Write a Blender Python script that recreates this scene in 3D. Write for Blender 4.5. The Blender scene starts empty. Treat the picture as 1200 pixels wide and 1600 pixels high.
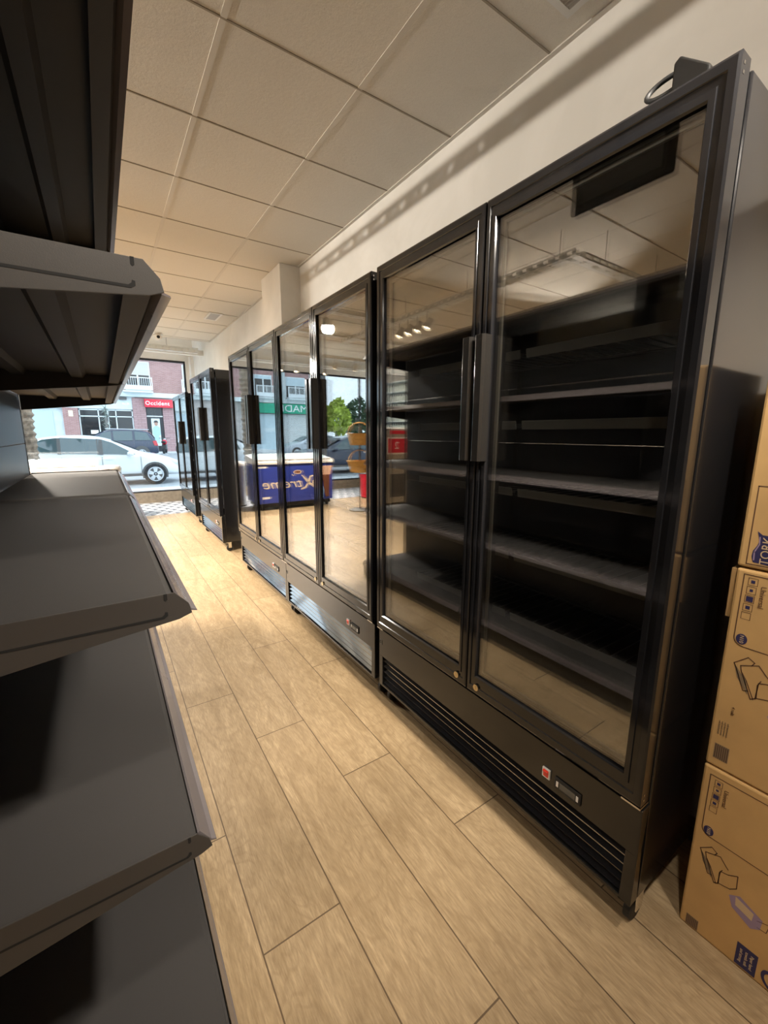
import bpy, bmesh, math, random
from mathutils import Vector, Matrix

S = bpy.context.scene
COL = S.collection
random.seed(7)

# ------------------------------------------------------------------ camera
CAM_H = 1.427
F_PX = 652.33
YAW, PITCH, ROLL = 0.5890, -0.1853, -0.0028
def cam_axes():
    cy, sy, cp, sp = math.cos(YAW), math.sin(YAW), math.cos(PITCH), math.sin(PITCH)
    fwd = Vector((sy * cp, cy * cp, sp)); right = Vector((cy, -sy, 0)); down = -right.cross(fwd)
    c, s = math.cos(ROLL), math.sin(ROLL)
    return c * right + s * down, -s * right + c * down, fwd
_r, _d, _f = cam_axes()
cd = bpy.data.cameras.new('camera')
cd.sensor_fit = 'HORIZONTAL'; cd.sensor_width = 36.0; cd.lens = F_PX / 1200 * 36.0
cd.clip_start = 0.02; cd.clip_end = 300
cam = bpy.data.objects.new('camera', cd); COL.objects.link(cam)
mw = Matrix(((_r.x, -_d.x, -_f.x, 0), (_r.y, -_d.y, -_f.y, 0), (_r.z, -_d.z, -_f.z, CAM_H), (0, 0, 0, 1)))
cam.matrix_world = mw
S.camera = cam

# ------------------------------------------------------------------ view / world
S.view_settings.view_transform = 'Standard'
S.view_settings.look = 'None'
S.view_settings.gamma = 1.0
S.view_settings.use_curve_mapping = False
S.view_settings.exposure = 0.12
S.cycles.max_bounces = 12
S.cycles.diffuse_bounces = 6
S.cycles.glossy_bounces = 6
S.cycles.transparent_max_bounces = 24
S.cycles.caustics_reflective = False
S.cycles.caustics_refractive = False
S.cycles.sample_clamp_indirect = 6.0
S.cycles.use_denoising = True
w = bpy.data.worlds.new('sky'); S.world = w; w.use_nodes = True
bg = w.node_tree.nodes['Background']
bg.inputs['Color'].default_value = (0.74, 0.89, 1.0, 1)
bg.inputs['Strength'].default_value = 2.9
SPOT_W = 200.0          # each warm track spot over the aisle
WALL_W = 320.0           # spots of the far loop that wash the long wall
NEAR_W = 76.0           # spots above the camera end of the aisle
WARM = (1.0, 0.905, 0.78)

# ------------------------------------------------------------------ material helpers
def mat(name, col, rough=0.5, metal=0.0, spec=0.5, coat=0.0, noise=0.0, nscale=20.0, bump=0.0, bscale=200.0, emit=None, estr=0.0, stretch=None):
    m = bpy.data.materials.new(name); m.use_nodes = True
    nt = m.node_tree; b = nt.nodes['Principled BSDF']
    b.inputs['Base Color'].default_value = (*col, 1)
    b.inputs['Roughness'].default_value = rough
    b.inputs['Metallic'].default_value = metal
    b.inputs['Specular IOR Level'].default_value = spec
    b.inputs['Coat Weight'].default_value = coat
    b.inputs['Coat Roughness'].default_value = 0.06
    if emit:
        b.inputs['Emission Color'].default_value = (*emit, 1); b.inputs['Emission Strength'].default_value = estr
    if noise or bump:
        tc = nt.nodes.new('ShaderNodeTexCoord'); src = tc.outputs['Object']
        if stretch:
            mp = nt.nodes.new('ShaderNodeMapping'); mp.inputs['Scale'].default_value = stretch
            nt.links.new(src, mp.inputs['Vector']); src = mp.outputs['Vector']
    if noise:
        n = nt.nodes.new('ShaderNodeTexNoise'); n.inputs['Scale'].default_value = nscale; n.inputs['Detail'].default_value = 5
        nt.links.new(src, n.inputs['Vector'])
        r = nt.nodes.new('ShaderNodeMapRange'); r.inputs['From Min'].default_value = 0.3; r.inputs['From Max'].default_value = 0.7
        r.inputs['To Min'].default_value = 1 - noise; r.inputs['To Max'].default_value = 1 + noise
        nt.links.new(n.outputs['Fac'], r.inputs['Value'])
        mx = nt.nodes.new('ShaderNodeMix'); mx.data_type = 'RGBA'; mx.blend_type = 'MULTIPLY'; mx.inputs['Factor'].default_value = 1
        mx.inputs[6].default_value = (*col, 1)
        nt.links.new(r.outputs['Result'], mx.inputs[7])
        nt.links.new(mx.outputs[2], b.inputs['Base Color'])
    if bump:
        n2 = nt.nodes.new('ShaderNodeTexNoise'); n2.inputs['Scale'].default_value = bscale; n2.inputs['Detail'].default_value = 3
        nt.links.new(src, n2.inputs['Vector'])
        bp = nt.nodes.new('ShaderNodeBump'); bp.inputs['Strength'].default_value = bump; bp.inputs['Distance'].default_value = 0.002
        nt.links.new(n2.outputs['Fac'], bp.inputs['Height']); nt.links.new(bp.outputs['Normal'], b.inputs['Normal'])
    return m

def glass_mat(name, ior, tint, rough=0.0, refl=(1, 1, 1)):
    """thin pane: fresnel mix of see-through and mirror, both faces of the pane"""
    m = bpy.data.materials.new(name); m.use_nodes = True; nt = m.node_tree
    for n in list(nt.nodes): nt.nodes.remove(n)
    out = nt.nodes.new('ShaderNodeOutputMaterial')
    tr = nt.nodes.new('ShaderNodeBsdfTransparent'); tr.inputs['Color'].default_value = (*tint, 1)
    gl = nt.nodes.new('ShaderNodeBsdfAnisotropic'); gl.inputs['Roughness'].default_value = rough; gl.inputs['Color'].default_value = (*refl, 1)
    fr = nt.nodes.new('ShaderNodeFresnel'); ge = nt.nodes.new('ShaderNodeNewGeometry')
    mr = nt.nodes.new('ShaderNodeMapRange'); mr.inputs['To Min'].default_value = ior; mr.inputs['To Max'].default_value = 1 / ior
    nt.links.new(ge.outputs['Backfacing'], mr.inputs['Value']); nt.links.new(mr.outputs['Result'], fr.inputs['IOR'])
    mx = nt.nodes.new('ShaderNodeMixShader')
    nt.links.new(fr.outputs['Fac'], mx.inputs['Fac']); nt.links.new(tr.outputs[0], mx.inputs[1]); nt.links.new(gl.outputs[0], mx.inputs[2])
    nt.links.new(mx.outputs[0], out.inputs['Surface'])
    return m

class NB:
    """tiny node-graph builder for value maths"""
    def __init__(s, m): s.nt = m.node_tree
    def val(s, sock, v):
        if isinstance(v, (int, float)): sock.default_value = v
        else: s.nt.links.new(v, sock)
    def m(s, op, a, b=0.0, c=0.0):
        n = s.nt.nodes.new('ShaderNodeMath'); n.operation = op
        s.val(n.inputs[0], a); s.val(n.inputs[1], b); s.val(n.inputs[2], c)
        return n.outputs[0]
    def pos(s, space='Object'):
        t = s.nt.nodes.new('ShaderNodeTexCoord'); x = s.nt.nodes.new('ShaderNodeSeparateXYZ')
        s.nt.links.new(t.outputs[space], x.inputs[0]); return x.outputs
    def vec(s, x, y, z):
        n = s.nt.nodes.new('ShaderNodeCombineXYZ'); s.val(n.inputs[0], x); s.val(n.inputs[1], y); s.val(n.inputs[2], z); return n.outputs[0]
    def noise(s, v, scale, detail=4, rough=0.55, dist=0.0):
        n = s.nt.nodes.new('ShaderNodeTexNoise'); s.nt.links.new(v, n.inputs['Vector'])
        n.inputs['Scale'].default_value = scale; n.inputs['Detail'].default_value = detail; n.inputs['Roughness'].default_value = rough; n.inputs['Distortion'].default_value = dist
        return n.outputs['Fac']
    def white(s, v):
        n = s.nt.nodes.new('ShaderNodeTexWhiteNoise'); s.nt.links.new(v, n.inputs['Vector']); return n.outputs['Value']
    def rng(s, v, a, b, c, d):
        n = s.nt.nodes.new('ShaderNodeMapRange'); s.val(n.inputs['Value'], v)
        for k, q in zip(('From Min', 'From Max', 'To Min', 'To Max'), (a, b, c, d)): n.inputs[k].default_value = q
        return n.outputs['Result']
    def mix(s, f, a, b, mode='MIX'):
        n = s.nt.nodes.new('ShaderNodeMix'); n.data_type = 'RGBA'; n.blend_type = mode; s.val(n.inputs['Factor'], f)
        for i, c in ((6, a), (7, b)):
            if isinstance(c, tuple): n.inputs[i].default_value = (*c, 1)
            else: s.nt.links.new(c, n.inputs[i])
        return n.outputs[2]
    def bump(s, h, strength, dist):
        n = s.nt.nodes.new('ShaderNodeBump'); n.inputs['Strength'].default_value = strength; n.inputs['Distance'].default_value = dist
        s.nt.links.new(h, n.inputs['Height']); return n.outputs['Normal']

def plank_floor():
    m = mat('wood_look_tile', (0.5, 0.36, 0.2), 0.42); g = NB(m); b = m.node_tree.nodes['Principled BSDF']
    x, y, z = g.pos()
    u = g.m('DIVIDE', g.m('ADD', x, 0.0074), 0.2392); col = g.m('FLOOR', u)
    v = g.m('DIVIDE', g.m('ADD', g.m('SUBTRACT', y, 0.9445), g.m('MULTIPLY', g.m('SUBTRACT', col, 1.0), 0.424)), 1.272); row = g.m('FLOOR', v)
    fu = g.m('FRACT', u); fv = g.m('FRACT', v)
    rid = g.white(g.vec(col, row, 3.0)); rid2 = g.white(g.vec(row, col, 9.0))
    gx = g.m('ADD', x, g.m('MULTIPLY', rid, 31.0)); gy = g.m('ADD', y, g.m('MULTIPLY', rid2, 57.0))
    fine = g.noise(g.vec(g.m('MULTIPLY', gx, 1.0), g.m('MULTIPLY', gy, 0.09), 0.0), 210, 6, 0.7)
    soft = g.noise(g.vec(gx, g.m('MULTIPLY', gy, 0.16), 0.0), 14, 6, 0.68, 1.4)
    big = g.noise(g.vec(gx, g.m('MULTIPLY', gy, 0.35), 0.0), 4.5, 3, 0.5, 0.6)
    ring = g.m('SINE', g.m('MULTIPLY', g.m('ADD', g.m('MULTIPLY', big, 1.0), g.m('MULTIPLY', gx, 0.25)), 105.0))
    kn = m.node_tree.nodes.new('ShaderNodeTexVoronoi'); kn.inputs['Scale'].default_value = 3.2
    m.node_tree.links.new(g.vec(gx, g.m('MULTIPLY', gy, 0.55), 0.0), kn.inputs['Vector'])
    knot = g.rng(kn.outputs['Distance'], 0.03, 0.10, 1.0, 0.0)
    c = g.mix(g.rng(soft, 0.3, 0.7, 0.0, 1.0), (0.345, 0.242, 0.130), (0.565, 0.420, 0.250))
    c = g.mix(g.rng(fine, 0.34, 0.60, 0.62, 0.0), c, (0.235, 0.158, 0.084))
    c = g.mix(g.rng(ring, 0.35, 1.0, 0.0, 0.26), c, (0.25, 0.165, 0.085))
    c = g.mix(g.m('MULTIPLY', knot, 0.55), c, (0.17, 0.105, 0.055))
    c = g.mix(1.0, c, g.vec(*[g.rng(rid, 0, 1, 0.90, 1.09)] * 3), 'MULTIPLY')
    ju = g.m('MINIMUM', fu, g.m('SUBTRACT', 1.0, fu)); jv = g.m('MINIMUM', fv, g.m('SUBTRACT', 1.0, fv))
    j = g.m('MAXIMUM', g.m('LESS_THAN', ju, 0.0085), g.m('LESS_THAN', jv, 0.0017))
    c = g.mix(g.m('MULTIPLY', j, 0.95), c, (0.105, 0.066, 0.034))
    L = m.node_tree.links
    L.new(c, b.inputs['Base Color'])
    L.new(g.rng(fine, 0.3, 0.7, 0.5, 0.36), b.inputs['Roughness'])
    L.new(g.bump(g.m('SUBTRACT', g.m('MULTIPLY', fine, 0.25), j), 0.35, 0.0015), b.inputs['Normal'])
    return m

def pattern_tile():
    m = mat('patterned_cement_tile', (0.5, 0.5, 0.5), 0.45); g = NB(m); b = m.node_tree.nodes['Principled BSDF']
    x, y, z = g.pos()
    s = 0.2
    row = g.m('FLOOR', g.m('DIVIDE', y, s)); fy = g.m('FRACT', g.m('DIVIDE', y, s))
    xx = g.m('FRACT', g.m('ADD', g.m('DIVIDE', x, s), g.m('MULTIPLY', row, 0.5)))
    k = g.m('ADD', g.m('ABSOLUTE', g.m('SUBTRACT', xx, 0.5)), g.m('ABSOLUTE', g.m('SUBTRACT', fy, 0.5)))
    inside = g.m('LESS_THAN', k, 0.5); left = g.m('LESS_THAN', xx, 0.5)
    c = g.mix(inside, (0.62, 0.62, 0.64), g.mix(left, (0.10, 0.11, 0.13), (0.33, 0.34, 0.37)))
    m.node_tree.links.new(c, b.inputs['Base Color']); return m

def ceiling_tile():
    m = mat('mineral_fibre_tile', (0.74, 0.70, 0.64), 0.9, spec=0.2); g = NB(m); b = m.node_tree.nodes['Principled BSDF']
    x, y, z = g.pos()
    cx = g.m('DIVIDE', g.m('SUBTRACT', x, 0.5458), 0.6); cy = g.m('DIVIDE', g.m('SUBTRACT', y, 1.3266), 0.6)
    r = g.white(g.vec(g.m('FLOOR', cx), g.m('FLOOR', cy), 1.0))
    n = g.noise(g.vec(x, y, z), 260, 3, 0.7); n2 = g.noise(g.vec(x, y, z), 55, 3)
    c = g.mix(g.rng(n, 0.35, 0.5, 0.22, 0.0), (0.76, 0.72, 0.655), (0.50, 0.46, 0.41))
    c = g.mix(1.0, c, g.vec(*[g.rng(r, 0, 1, 0.965, 1.02)] * 3), 'MULTIPLY')
    fy = g.m('FRACT', cy); jy = g.m('MINIMUM', fy, g.m('SUBTRACT', 1.0, fy))
    L = m.node_tree.links
    L.new(c, b.inputs['Base Color']); L.new(g.bump(g.m('ADD', n, n2), 0.5, 0.002), b.inputs['Normal'])
    return m

def plaster():
    m = mat('painted_plaster', (0.83, 0.81, 0.76), 0.75, spec=0.3); g = NB(m); b = m.node_tree.nodes['Principled BSDF']
    x, y, z = g.pos()
    n = g.noise(g.vec(x, y, z), 1.7, 5, 0.6, 0.5); n2 = g.noise(g.vec(x, y, z), 90, 2)
    c = g.mix(g.rng(n, 0.42, 0.62, 0.0, 1.0), (0.80, 0.78, 0.735), (0.87, 0.85, 0.81))
    m.node_tree.links.new(c, b.inputs['Base Color']); m.node_tree.links.new(g.bump(n2, 0.15, 0.001), b.inputs['Normal']); return m

def brick(name, c1, c2, mortar, sx=1.0):
    m = mat(name, c1, 0.85); g = NB(m); nt = m.node_tree; b = nt.nodes['Principled BSDF']
    x, y, z = g.pos()
    t = nt.nodes.new('ShaderNodeTexBrick'); nt.links.new(g.vec(g.m('ADD', x, y), z, 0.0), t.inputs['Vector'])
    t.inputs['Color1'].default_value = (*c1, 1); t.inputs['Color2'].default_value = (*c2, 1); t.inputs['Mortar'].default_value = (*mortar, 1)
    t.inputs['Scale'].default_value = 1.0; t.inputs['Brick Width'].default_value = 0.26 * sx; t.inputs['Row Height'].default_value = 0.075 * sx
    t.inputs['Mortar Size'].default_value = 0.010; t.inputs['Mortar Smooth'].default_value = 0.2
    nt.links.new(t.outputs['Color'], b.inputs['Base Color']); return m

M = {}
M['floor'] = plank_floor(); M['ptile'] = pattern_tile(); M['ctile'] = ceiling_tile(); M['plaster'] = plaster()
M['tbar'] = mat('white_grid_bar', (0.68, 0.64, 0.58), 0.7)
M['gap'] = mat('grid_joint', (0.36, 0.31, 0.25), 0.9)
M['sillstone'] = mat('brown_stone', (0.23, 0.19, 0.14), 0.5, noise=0.2, nscale=14)
M['darkframe'] = mat('dark_anodised_frame', (0.03, 0.03, 0.035), 0.35)
M['black'] = mat('black_lacquer', (0.008, 0.008, 0.009), 0.16, coat=0.35, bump=0.03, bscale=18)
M['blackdoor'] = mat('black_door_profile', (0.008, 0.008, 0.009), 0.11, coat=0.15)
M['blackin'] = mat('black_liner', (0.007, 0.0075, 0.008), 0.35)
M['blackfront'] = mat('black_front_sheet', (0.008, 0.008, 0.008), 0.20, coat=0.2)
M['gasket'] = mat('grey_gasket', (0.20, 0.19, 0.17), 0.5)
M['slat'] = mat('black_gloss_slat', (0.010, 0.010, 0.012), 0.15, coat=1.0); M['slat'].node_tree.nodes['Principled BSDF'].inputs['Coat IOR'].default_value = 2.5
M['handle'] = mat('black_handle', (0.012, 0.011, 0.010), 0.18, coat=0.6)
M['chrome'] = mat('chrome', (0.75, 0.74, 0.72), 0.15, metal=1)
M['brass'] = mat('key_lock_brass', (0.62, 0.52, 0.34), 0.25, metal=1)
M['rubber'] = mat('black_rubber', (0.012, 0.012, 0.012), 0.6)
M['white'] = mat('white_plastic', (0.8, 0.79, 0.77), 0.35)
M['red'] = mat('red_rocker', (0.75, 0.04, 0.02), 0.3)
M['lcd'] = mat('grey_display', (0.10, 0.10, 0.095), 0.2)
M['rail'] = mat('grey_price_rail', (0.095, 0.092, 0.085), 0.45)
M['doorglass'] = glass_mat('double_glazing', 1.95, (0.95, 0.95, 0.94))
M['winglass'] = glass_mat('shop_window_glass', 1.45, (0.97, 0.99, 1.0))
M['shelf'] = mat('charcoal_powder_coat', (0.056, 0.053, 0.052), 0.66, spec=0.3, bump=0.25, bscale=900)
M['shelfend'] = mat('charcoal_bracket', (0.047, 0.043, 0.040), 0.45, bump=0.08, bscale=900)
M['panel'] = mat('blue_grey_back_panel', (0.045, 0.050, 0.060), 0.36, bump=0.15, bscale=800)
M['strip'] = mat('smoky_ticket_strip', (0.17, 0.152, 0.158), 0.18, spec=0.8)
M['slot'] = mat('dark_slot', (0.006, 0.006, 0.006), 0.8)
M['tray'] = mat('white_galvanised_tray', (0.82, 0.82, 0.79), 0.35)
M['lens'] = mat('lamp_lens', (1, 0.9, 0.75), 0.4, emit=(1.0, 0.86, 0.62), estr=24)
M['spotwhite'] = mat('white_spot_body', (0.72, 0.70, 0.66), 0.4)
M['lensoff'] = mat('camera_lens', (0.01, 0.01, 0.012), 0.1)
M['card'] = mat('kraft_cardboard', (0.60, 0.385, 0.165), 0.8, spec=0.2, noise=0.07, nscale=9, bump=0.1, bscale=120)
M['card2'] = mat('kraft_cardboard_inner', (0.40, 0.25, 0.11), 0.85, spec=0.2, noise=0.08, nscale=12)
M['ink'] = mat('brown_print', (0.10, 0.048, 0.028), 0.7)
M['inkgrey'] = mat('grey_print', (0.23, 0.165, 0.10), 0.7)
M['inkblue'] = mat('navy_print', (0.028, 0.026, 0.10), 0.6)
M['inkpale'] = mat('pale_print', (0.62, 0.47, 0.30), 0.7)
M['inklilac'] = mat('lilac_print', (0.33, 0.25, 0.38), 0.7)
M['blue'] = mat('freezer_blue', (0.030, 0.055, 0.34), 0.3)
M['bluedk'] = mat('freezer_plinth', (0.02, 0.022, 0.03), 0.5)
M['lidglass'] = mat('freezer_lid_glass', (0.55, 0.72, 0.78), 0.06, spec=0.8)
M['cream'] = mat('cream_lettering', (0.88, 0.74, 0.54), 0.5)
M['cone'] = mat('wafer_brown', (0.55, 0.22, 0.08), 0.6, noise=0.3, nscale=30)
M['choc'] = mat('chocolate_brown', (0.20, 0.07, 0.04), 0.5)
M['icecream'] = mat('ice_cream', (0.80, 0.50, 0.36), 0.6)
M['paleblue'] = mat('pale_blue_print', (0.25, 0.42, 0.75), 0.5)
M['steel'] = mat('brushed_steel', (0.58, 0.59, 0.58), 0.3, metal=0.85)
M['wicker'] = mat('wicker', (0.66, 0.42, 0.15), 0.7, noise=0.35, nscale=60)
M['wood'] = mat('slatted_wood', (0.34, 0.17, 0.075), 0.5, noise=0.3, nscale=14, stretch=(1, 6, 0.15))
M['grey'] = mat('warm_grey_plastic', (0.42, 0.40, 0.37), 0.4)
M['greydk'] = mat('dark_grey_plastic', (0.09, 0.09, 0.09), 0.4)
M['signred'] = mat('sign_red', (0.72, 0.018, 0.05), 0.45)
M['signwhite'] = mat('sign_white', (0.88, 0.88, 0.88), 0.5)
M['green'] = mat('shop_green', (0.02, 0.36, 0.22), 0.5)
M['asphalt'] = mat('asphalt', (0.34, 0.36, 0.38), 0.85, noise=0.15, nscale=3)
M['pave'] = mat('pale_paving', (0.62, 0.64, 0.66), 0.8, noise=0.12, nscale=6)
M['brick'] = brick('red_brick', (0.33, 0.155, 0.14), (0.42, 0.22, 0.20), (0.46, 0.36, 0.36))
M['brickp'] = brick('pierced_brick', (0.40, 0.25, 0.25), (0.47, 0.31, 0.31), (0.20, 0.13, 0.14), 1.8)
M['stone'] = mat('pale_render', (0.66, 0.74, 0.75), 0.8, noise=0.08, nscale=2)
M['stone2'] = mat('beige_render', (0.50, 0.46, 0.44), 0.85, noise=0.12, nscale=3)
M['shutter'] = mat('beige_roller_shutter', (0.55, 0.53, 0.50), 0.7)
M['shopglass'] = mat('dark_shop_glass', (0.018, 0.022, 0.026), 0.08, spec=0.6)
M['curtain'] = mat('pale_curtained_glass', (0.50, 0.62, 0.68), 0.3)
M['railing'] = mat('white_iron', (0.72, 0.78, 0.80), 0.5)
M['carwhite'] = mat('white_car_paint', (0.78, 0.82, 0.84), 0.25, coat=0.7)
M['carblue'] = mat('dark_blue_car_paint', (0.018, 0.030, 0.065), 0.25, coat=0.7)
M['carsilver'] = mat('silver_car_paint', (0.50, 0.56, 0.62), 0.3, coat=0.6)
M['carglass'] = mat('tinted_car_glass', (0.05, 0.085, 0.095), 0.05, spec=0.9)
M['tyre'] = mat('tyre_rubber', (0.02, 0.02, 0.022), 0.75)
M['alloy'] = mat('silver_wheel_cover', (0.62, 0.66, 0.70), 0.35, metal=0.5)
M['lampred'] = mat('red_tail_lamp', (0.55, 0.02, 0.03), 0.15, coat=0.6)
M['lampclear'] = mat('clear_headlamp', (0.7, 0.74, 0.76), 0.1, coat=0.6)
M['bark'] = mat('shaggy_palm_bark', (0.22, 0.165, 0.12), 0.9, noise=0.45, nscale=12, bump=0.9, bscale=30)
M['frond'] = mat('palm_green', (0.09, 0.16, 0.045), 0.6, noise=0.3, nscale=4)
M['silver'] = mat('grey_green_yucca', (0.35, 0.40, 0.37), 0.6, noise=0.35, nscale=6)
M['leaf1'] = mat('sunlit_foliage', (0.36, 0.46, 0.05), 0.7, noise=0.4, nscale=3)  # sunlight on the leaves is put into this brighter, yellower colour
M['leaf2'] = mat('dark_foliage', (0.035, 0.085, 0.035), 0.7, noise=0.4, nscale=3)
M['trunk'] = mat('grey_trunk', (0.22, 0.21, 0.20), 0.9, noise=0.3, nscale=8)
M['skin'] = mat('printed_skin', (0.42, 0.26, 0.20), 0.6)
M['hair'] = mat('printed_dark_hair', (0.05, 0.045, 0.05), 0.7)
M['shirt'] = mat('printed_pale_blue', (0.40, 0.58, 0.70), 0.6)
M['postbg'] = mat('poster_pale', (0.66, 0.78, 0.78), 0.5)
M['bottle'] = mat('bottle_glass_pale', (0.55, 0.60, 0.56), 0.1, coat=0.6)
M['bottledk'] = mat('bottle_glass_dark', (0.03, 0.045, 0.03), 0.08, coat=0.6)
M['wire'] = mat('thin_steel_rod', (0.25, 0.24, 0.22), 0.5, metal=0.5)

# ------------------------------------------------------------------ geometry helpers
class MB:
    def __init__(s): s.bm = bmesh.new()
    def box(s, x0, x1, y0, y1, z0, z1):
        v = [s.bm.verts.new((x, y, z)) for x in (x0, x1) for y in (y0, y1) for z in (z0, z1)]
        for q in ((0, 1, 3, 2), (4, 6, 7, 5), (0, 4, 5, 1), (2, 3, 7, 6), (0, 2, 6, 4), (1, 5, 7, 3)):
            s.bm.faces.new([v[i] for i in q])
        return s
    def quad(s, *pts):
        s.bm.faces.new([s.bm.verts.new(p) for p in pts]); return s
    def prism(s, pts, axis, a, b):
        """closed polygon pts (2D) extruded along axis from a to b"""
        def P(p, t):
            return {'x': (t, p[0], p[1]), 'y': (p[0], t, p[1]), 'z': (p[0], p[1], t)}[axis]
        A = [s.bm.verts.new(P(p, a)) for p in pts]; B = [s.bm.verts.new(P(p, b)) for p in pts]
        n = len(pts)
        s.bm.faces.new(A); s.bm.faces.new(B[::-1])
        for i in range(n): s.bm.faces.new([A[i], B[i], B[(i + 1) % n], A[(i + 1) % n]])
        return s
    def rod(s, p0, p1, r0, r1=None, n=10, cap=True):
        r1 = r0 if r1 is None else r1
        p0, p1 = Vector(p0), Vector(p1); d = (p1 - p0).normalized()
        u = d.orthogonal().normalized(); w = d.cross(u)
        A, B = [], []
        for i in range(n):
            a = 2 * math.pi * i / n; o = u * math.cos(a) + w * math.sin(a)
            A.append(s.bm.verts.new(p0 + o * r0)); B.append(s.bm.verts.new(p1 + o * r1))
        for i in range(n): s.bm.faces.new([A[i], A[(i + 1) % n], B[(i + 1) % n], B[i]])
        if cap: s.bm.faces.new(A[::-1]); s.bm.faces.new(B)
        return s
    def tube(s, pts, r, n=8):
        for a, b in zip(pts, pts[1:]): s.rod(a, b, r, r, n)
        return s
    def lathe(s, prof, c, axis='z', n=24):
        """prof: (radius, height) list"""
        rings = []
        for r, h in prof:
            ring = []
            for i in range(n):
                a = 2 * math.pi * i / n; ca, sa = max(r, 1e-4) * math.cos(a), max(r, 1e-4) * math.sin(a)
                p = {'z': (c[0] + ca, c[1] + sa, c[2] + h), 'y': (c[0] + ca, c[1] + h, c[2] + sa), 'x': (c[0] + h, c[1] + ca, c[2] + sa)}[axis]
                ring.append(s.bm.verts.new(p))
            rings.append(ring)
        for A, B in zip(rings, rings[1:]):
            for i in range(n): s.bm.faces.new([A[i], A[(i + 1) % n], B[(i + 1) % n], B[i]])
        s.bm.faces.new(rings[0][::-1]); s.bm.faces.new(rings[-1])
        return s
    def grid(s, rows, closed=False):
        V = [[s.bm.verts.new(p) for p in r] for r in rows]
        for a, b in zip(V, V[1:]):
            n = len(a)
            for i in range(n if closed else n - 1): s.bm.faces.new([a[i], a[(i + 1) % n], b[(i + 1) % n], b[i]])
        return V
    def ell(s, c, rx, ry, rz, n=12, m=8, jit=0.0, rnd=random):
        rows = []
        for j in range(m + 1):
            t = math.pi * j / m; rr = []
            for i in range(n):
                a = 2 * math.pi * i / n; k = 1 + rnd.uniform(-jit, jit)
                q = max(math.sin(t), 0.01)
                rr.append((c[0] + rx * q * math.cos(a) * k, c[1] + ry * q * math.sin(a) * k, c[2] + rz * math.cos(t) * k))
            rows.append(rr)
        s.grid(rows, True); return s
    def build(s, name, material, parent=None, bevel=0.0, smooth=False, loc=None, seg=2):
        bmesh.ops.remove_doubles(s.bm, verts=s.bm.verts, dist=1e-6)
        bmesh.ops.recalc_face_normals(s.bm, faces=s.bm.faces)
        me = bpy.data.meshes.new(name); s.bm.to_mesh(me); s.bm.free()
        o = bpy.data.objects.new(name, me); COL.objects.link(o)
        me.materials.append(M[material] if isinstance(material, str) else material)
        if parent: o.parent = parent
        if loc: o.location = loc
        if smooth:
            for p in me.polygons: p.use_smooth = True
        if bevel:
            b = o.modifiers.new('bevel', 'BEVEL'); b.width = bevel; b.segments = seg; b.limit_method = 'ANGLE'; b.angle_limit = math.radians(35)
        return o

def thing(name, label, cat, loc=(0, 0, 0), rz=0.0, group=None):
    o = bpy.data.objects.new(name, None); COL.objects.link(o)
    o.empty_display_size = 0.1; o.location = loc; o.rotation_euler = (0, 0, rz)
    return tag(o, label, cat, group)
def tag(o, label, cat, group=None):
    o['label'] = label; o['category'] = cat
    if group: o['group'] = group
    return o
def struct(o, label=None):
    o['kind'] = 'structure'
    if label: o['label'] = label
    return o
def copy_tree(o, parent=None, loc=None, rz=None, label=None):
    c = o.copy(); COL.objects.link(c)
    if parent: c.parent = parent
    if loc is not None: c.location = loc
    if rz is not None: c.rotation_euler = (0, 0, rz)
    if label: c['label'] = label
    for ch in list(o.children): copy_tree(ch, c)
    return c

def text_mesh(txt, name, material, parent, size, place, extrude=0.002, shear=0.0, align='CENTER', xscale=1.0, spacing=1.0, bold=0.0):
    """place: Matrix mapping text x (baseline), y (up), z (out) to the parent's space"""
    cu = bpy.data.curves.new('lettering_curve', 'FONT'); cu.body = txt; cu.size = size; cu.extrude = extrude; cu.shear = shear
    cu.align_x = align; cu.align_y = 'CENTER'; cu.offset = bold; cu.space_character = spacing
    tmp = bpy.data.objects.new('lettering_source', cu); COL.objects.link(tmp)
    dg = bpy.context.evaluated_depsgraph_get(); dg.update()
    me = bpy.data.meshes.new_from_object(tmp.evaluated_get(dg))
    bpy.data.objects.remove(tmp); bpy.data.curves.remove(cu)
    me.transform(place @ Matrix.Diagonal((xscale, 1, 1, 1)))
    me.name = name; me.materials.clear(); me.materials.append(M[material])
    o = bpy.data.objects.new(name, me); COL.objects.link(o); o.parent = parent
    return o
def frame_mat(origin, xa, ya):
    xa, ya = Vector(xa), Vector(ya); za = xa.cross(ya)
    return Matrix(((xa.x, ya.x, za.x, origin[0]), (xa.y, ya.y, za.y, origin[1]), (xa.z, ya.z, za.z, origin[2]), (0, 0, 0, 1)))

# ================================================================== SETTING
XW = 1.7275; CEIL = 2.975; XL = -5.6; YB = -3.2; YE = 9.82; YC = 8.05; CEIL2 = 3.32
struct(MB().box(XL, XW, YB, 8.25, -0.12, 0).build('floor', 'floor'), 'wood-look plank tile floor of the shop')
struct(MB().box(XL, XW, 8.25, YE + .12, -0.12, 0).build('floor', 'ptile'), 'grey patterned cement tile strip by the shop window')
struct(MB().box(XL, XW, YB, YC, CEIL + .004, CEIL + .10).build('ceiling', 'ctile'), 'suspended mineral tile ceiling')
struct(MB().box(XL, XW, YC, YE + .12, CEIL2, CEIL2 + .1).build('ceiling', 'plaster'), 'raised plaster ceiling strip by the shop window')
struct(MB().box(XL, XW, YC - .012, YC, CEIL + .004, CEIL2).build('trim_1', 'plaster'), 'upstand at the front end of the tile ceiling')
g = MB(); k = -10
while 0.5458 + .6 * k < XW:
    x = 0.5458 + .6 * k
    if x > XL + .05: g.box(x - .012, x + .012, YB, YC, CEIL + .0015, CEIL + .006)
    k += 1
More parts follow.
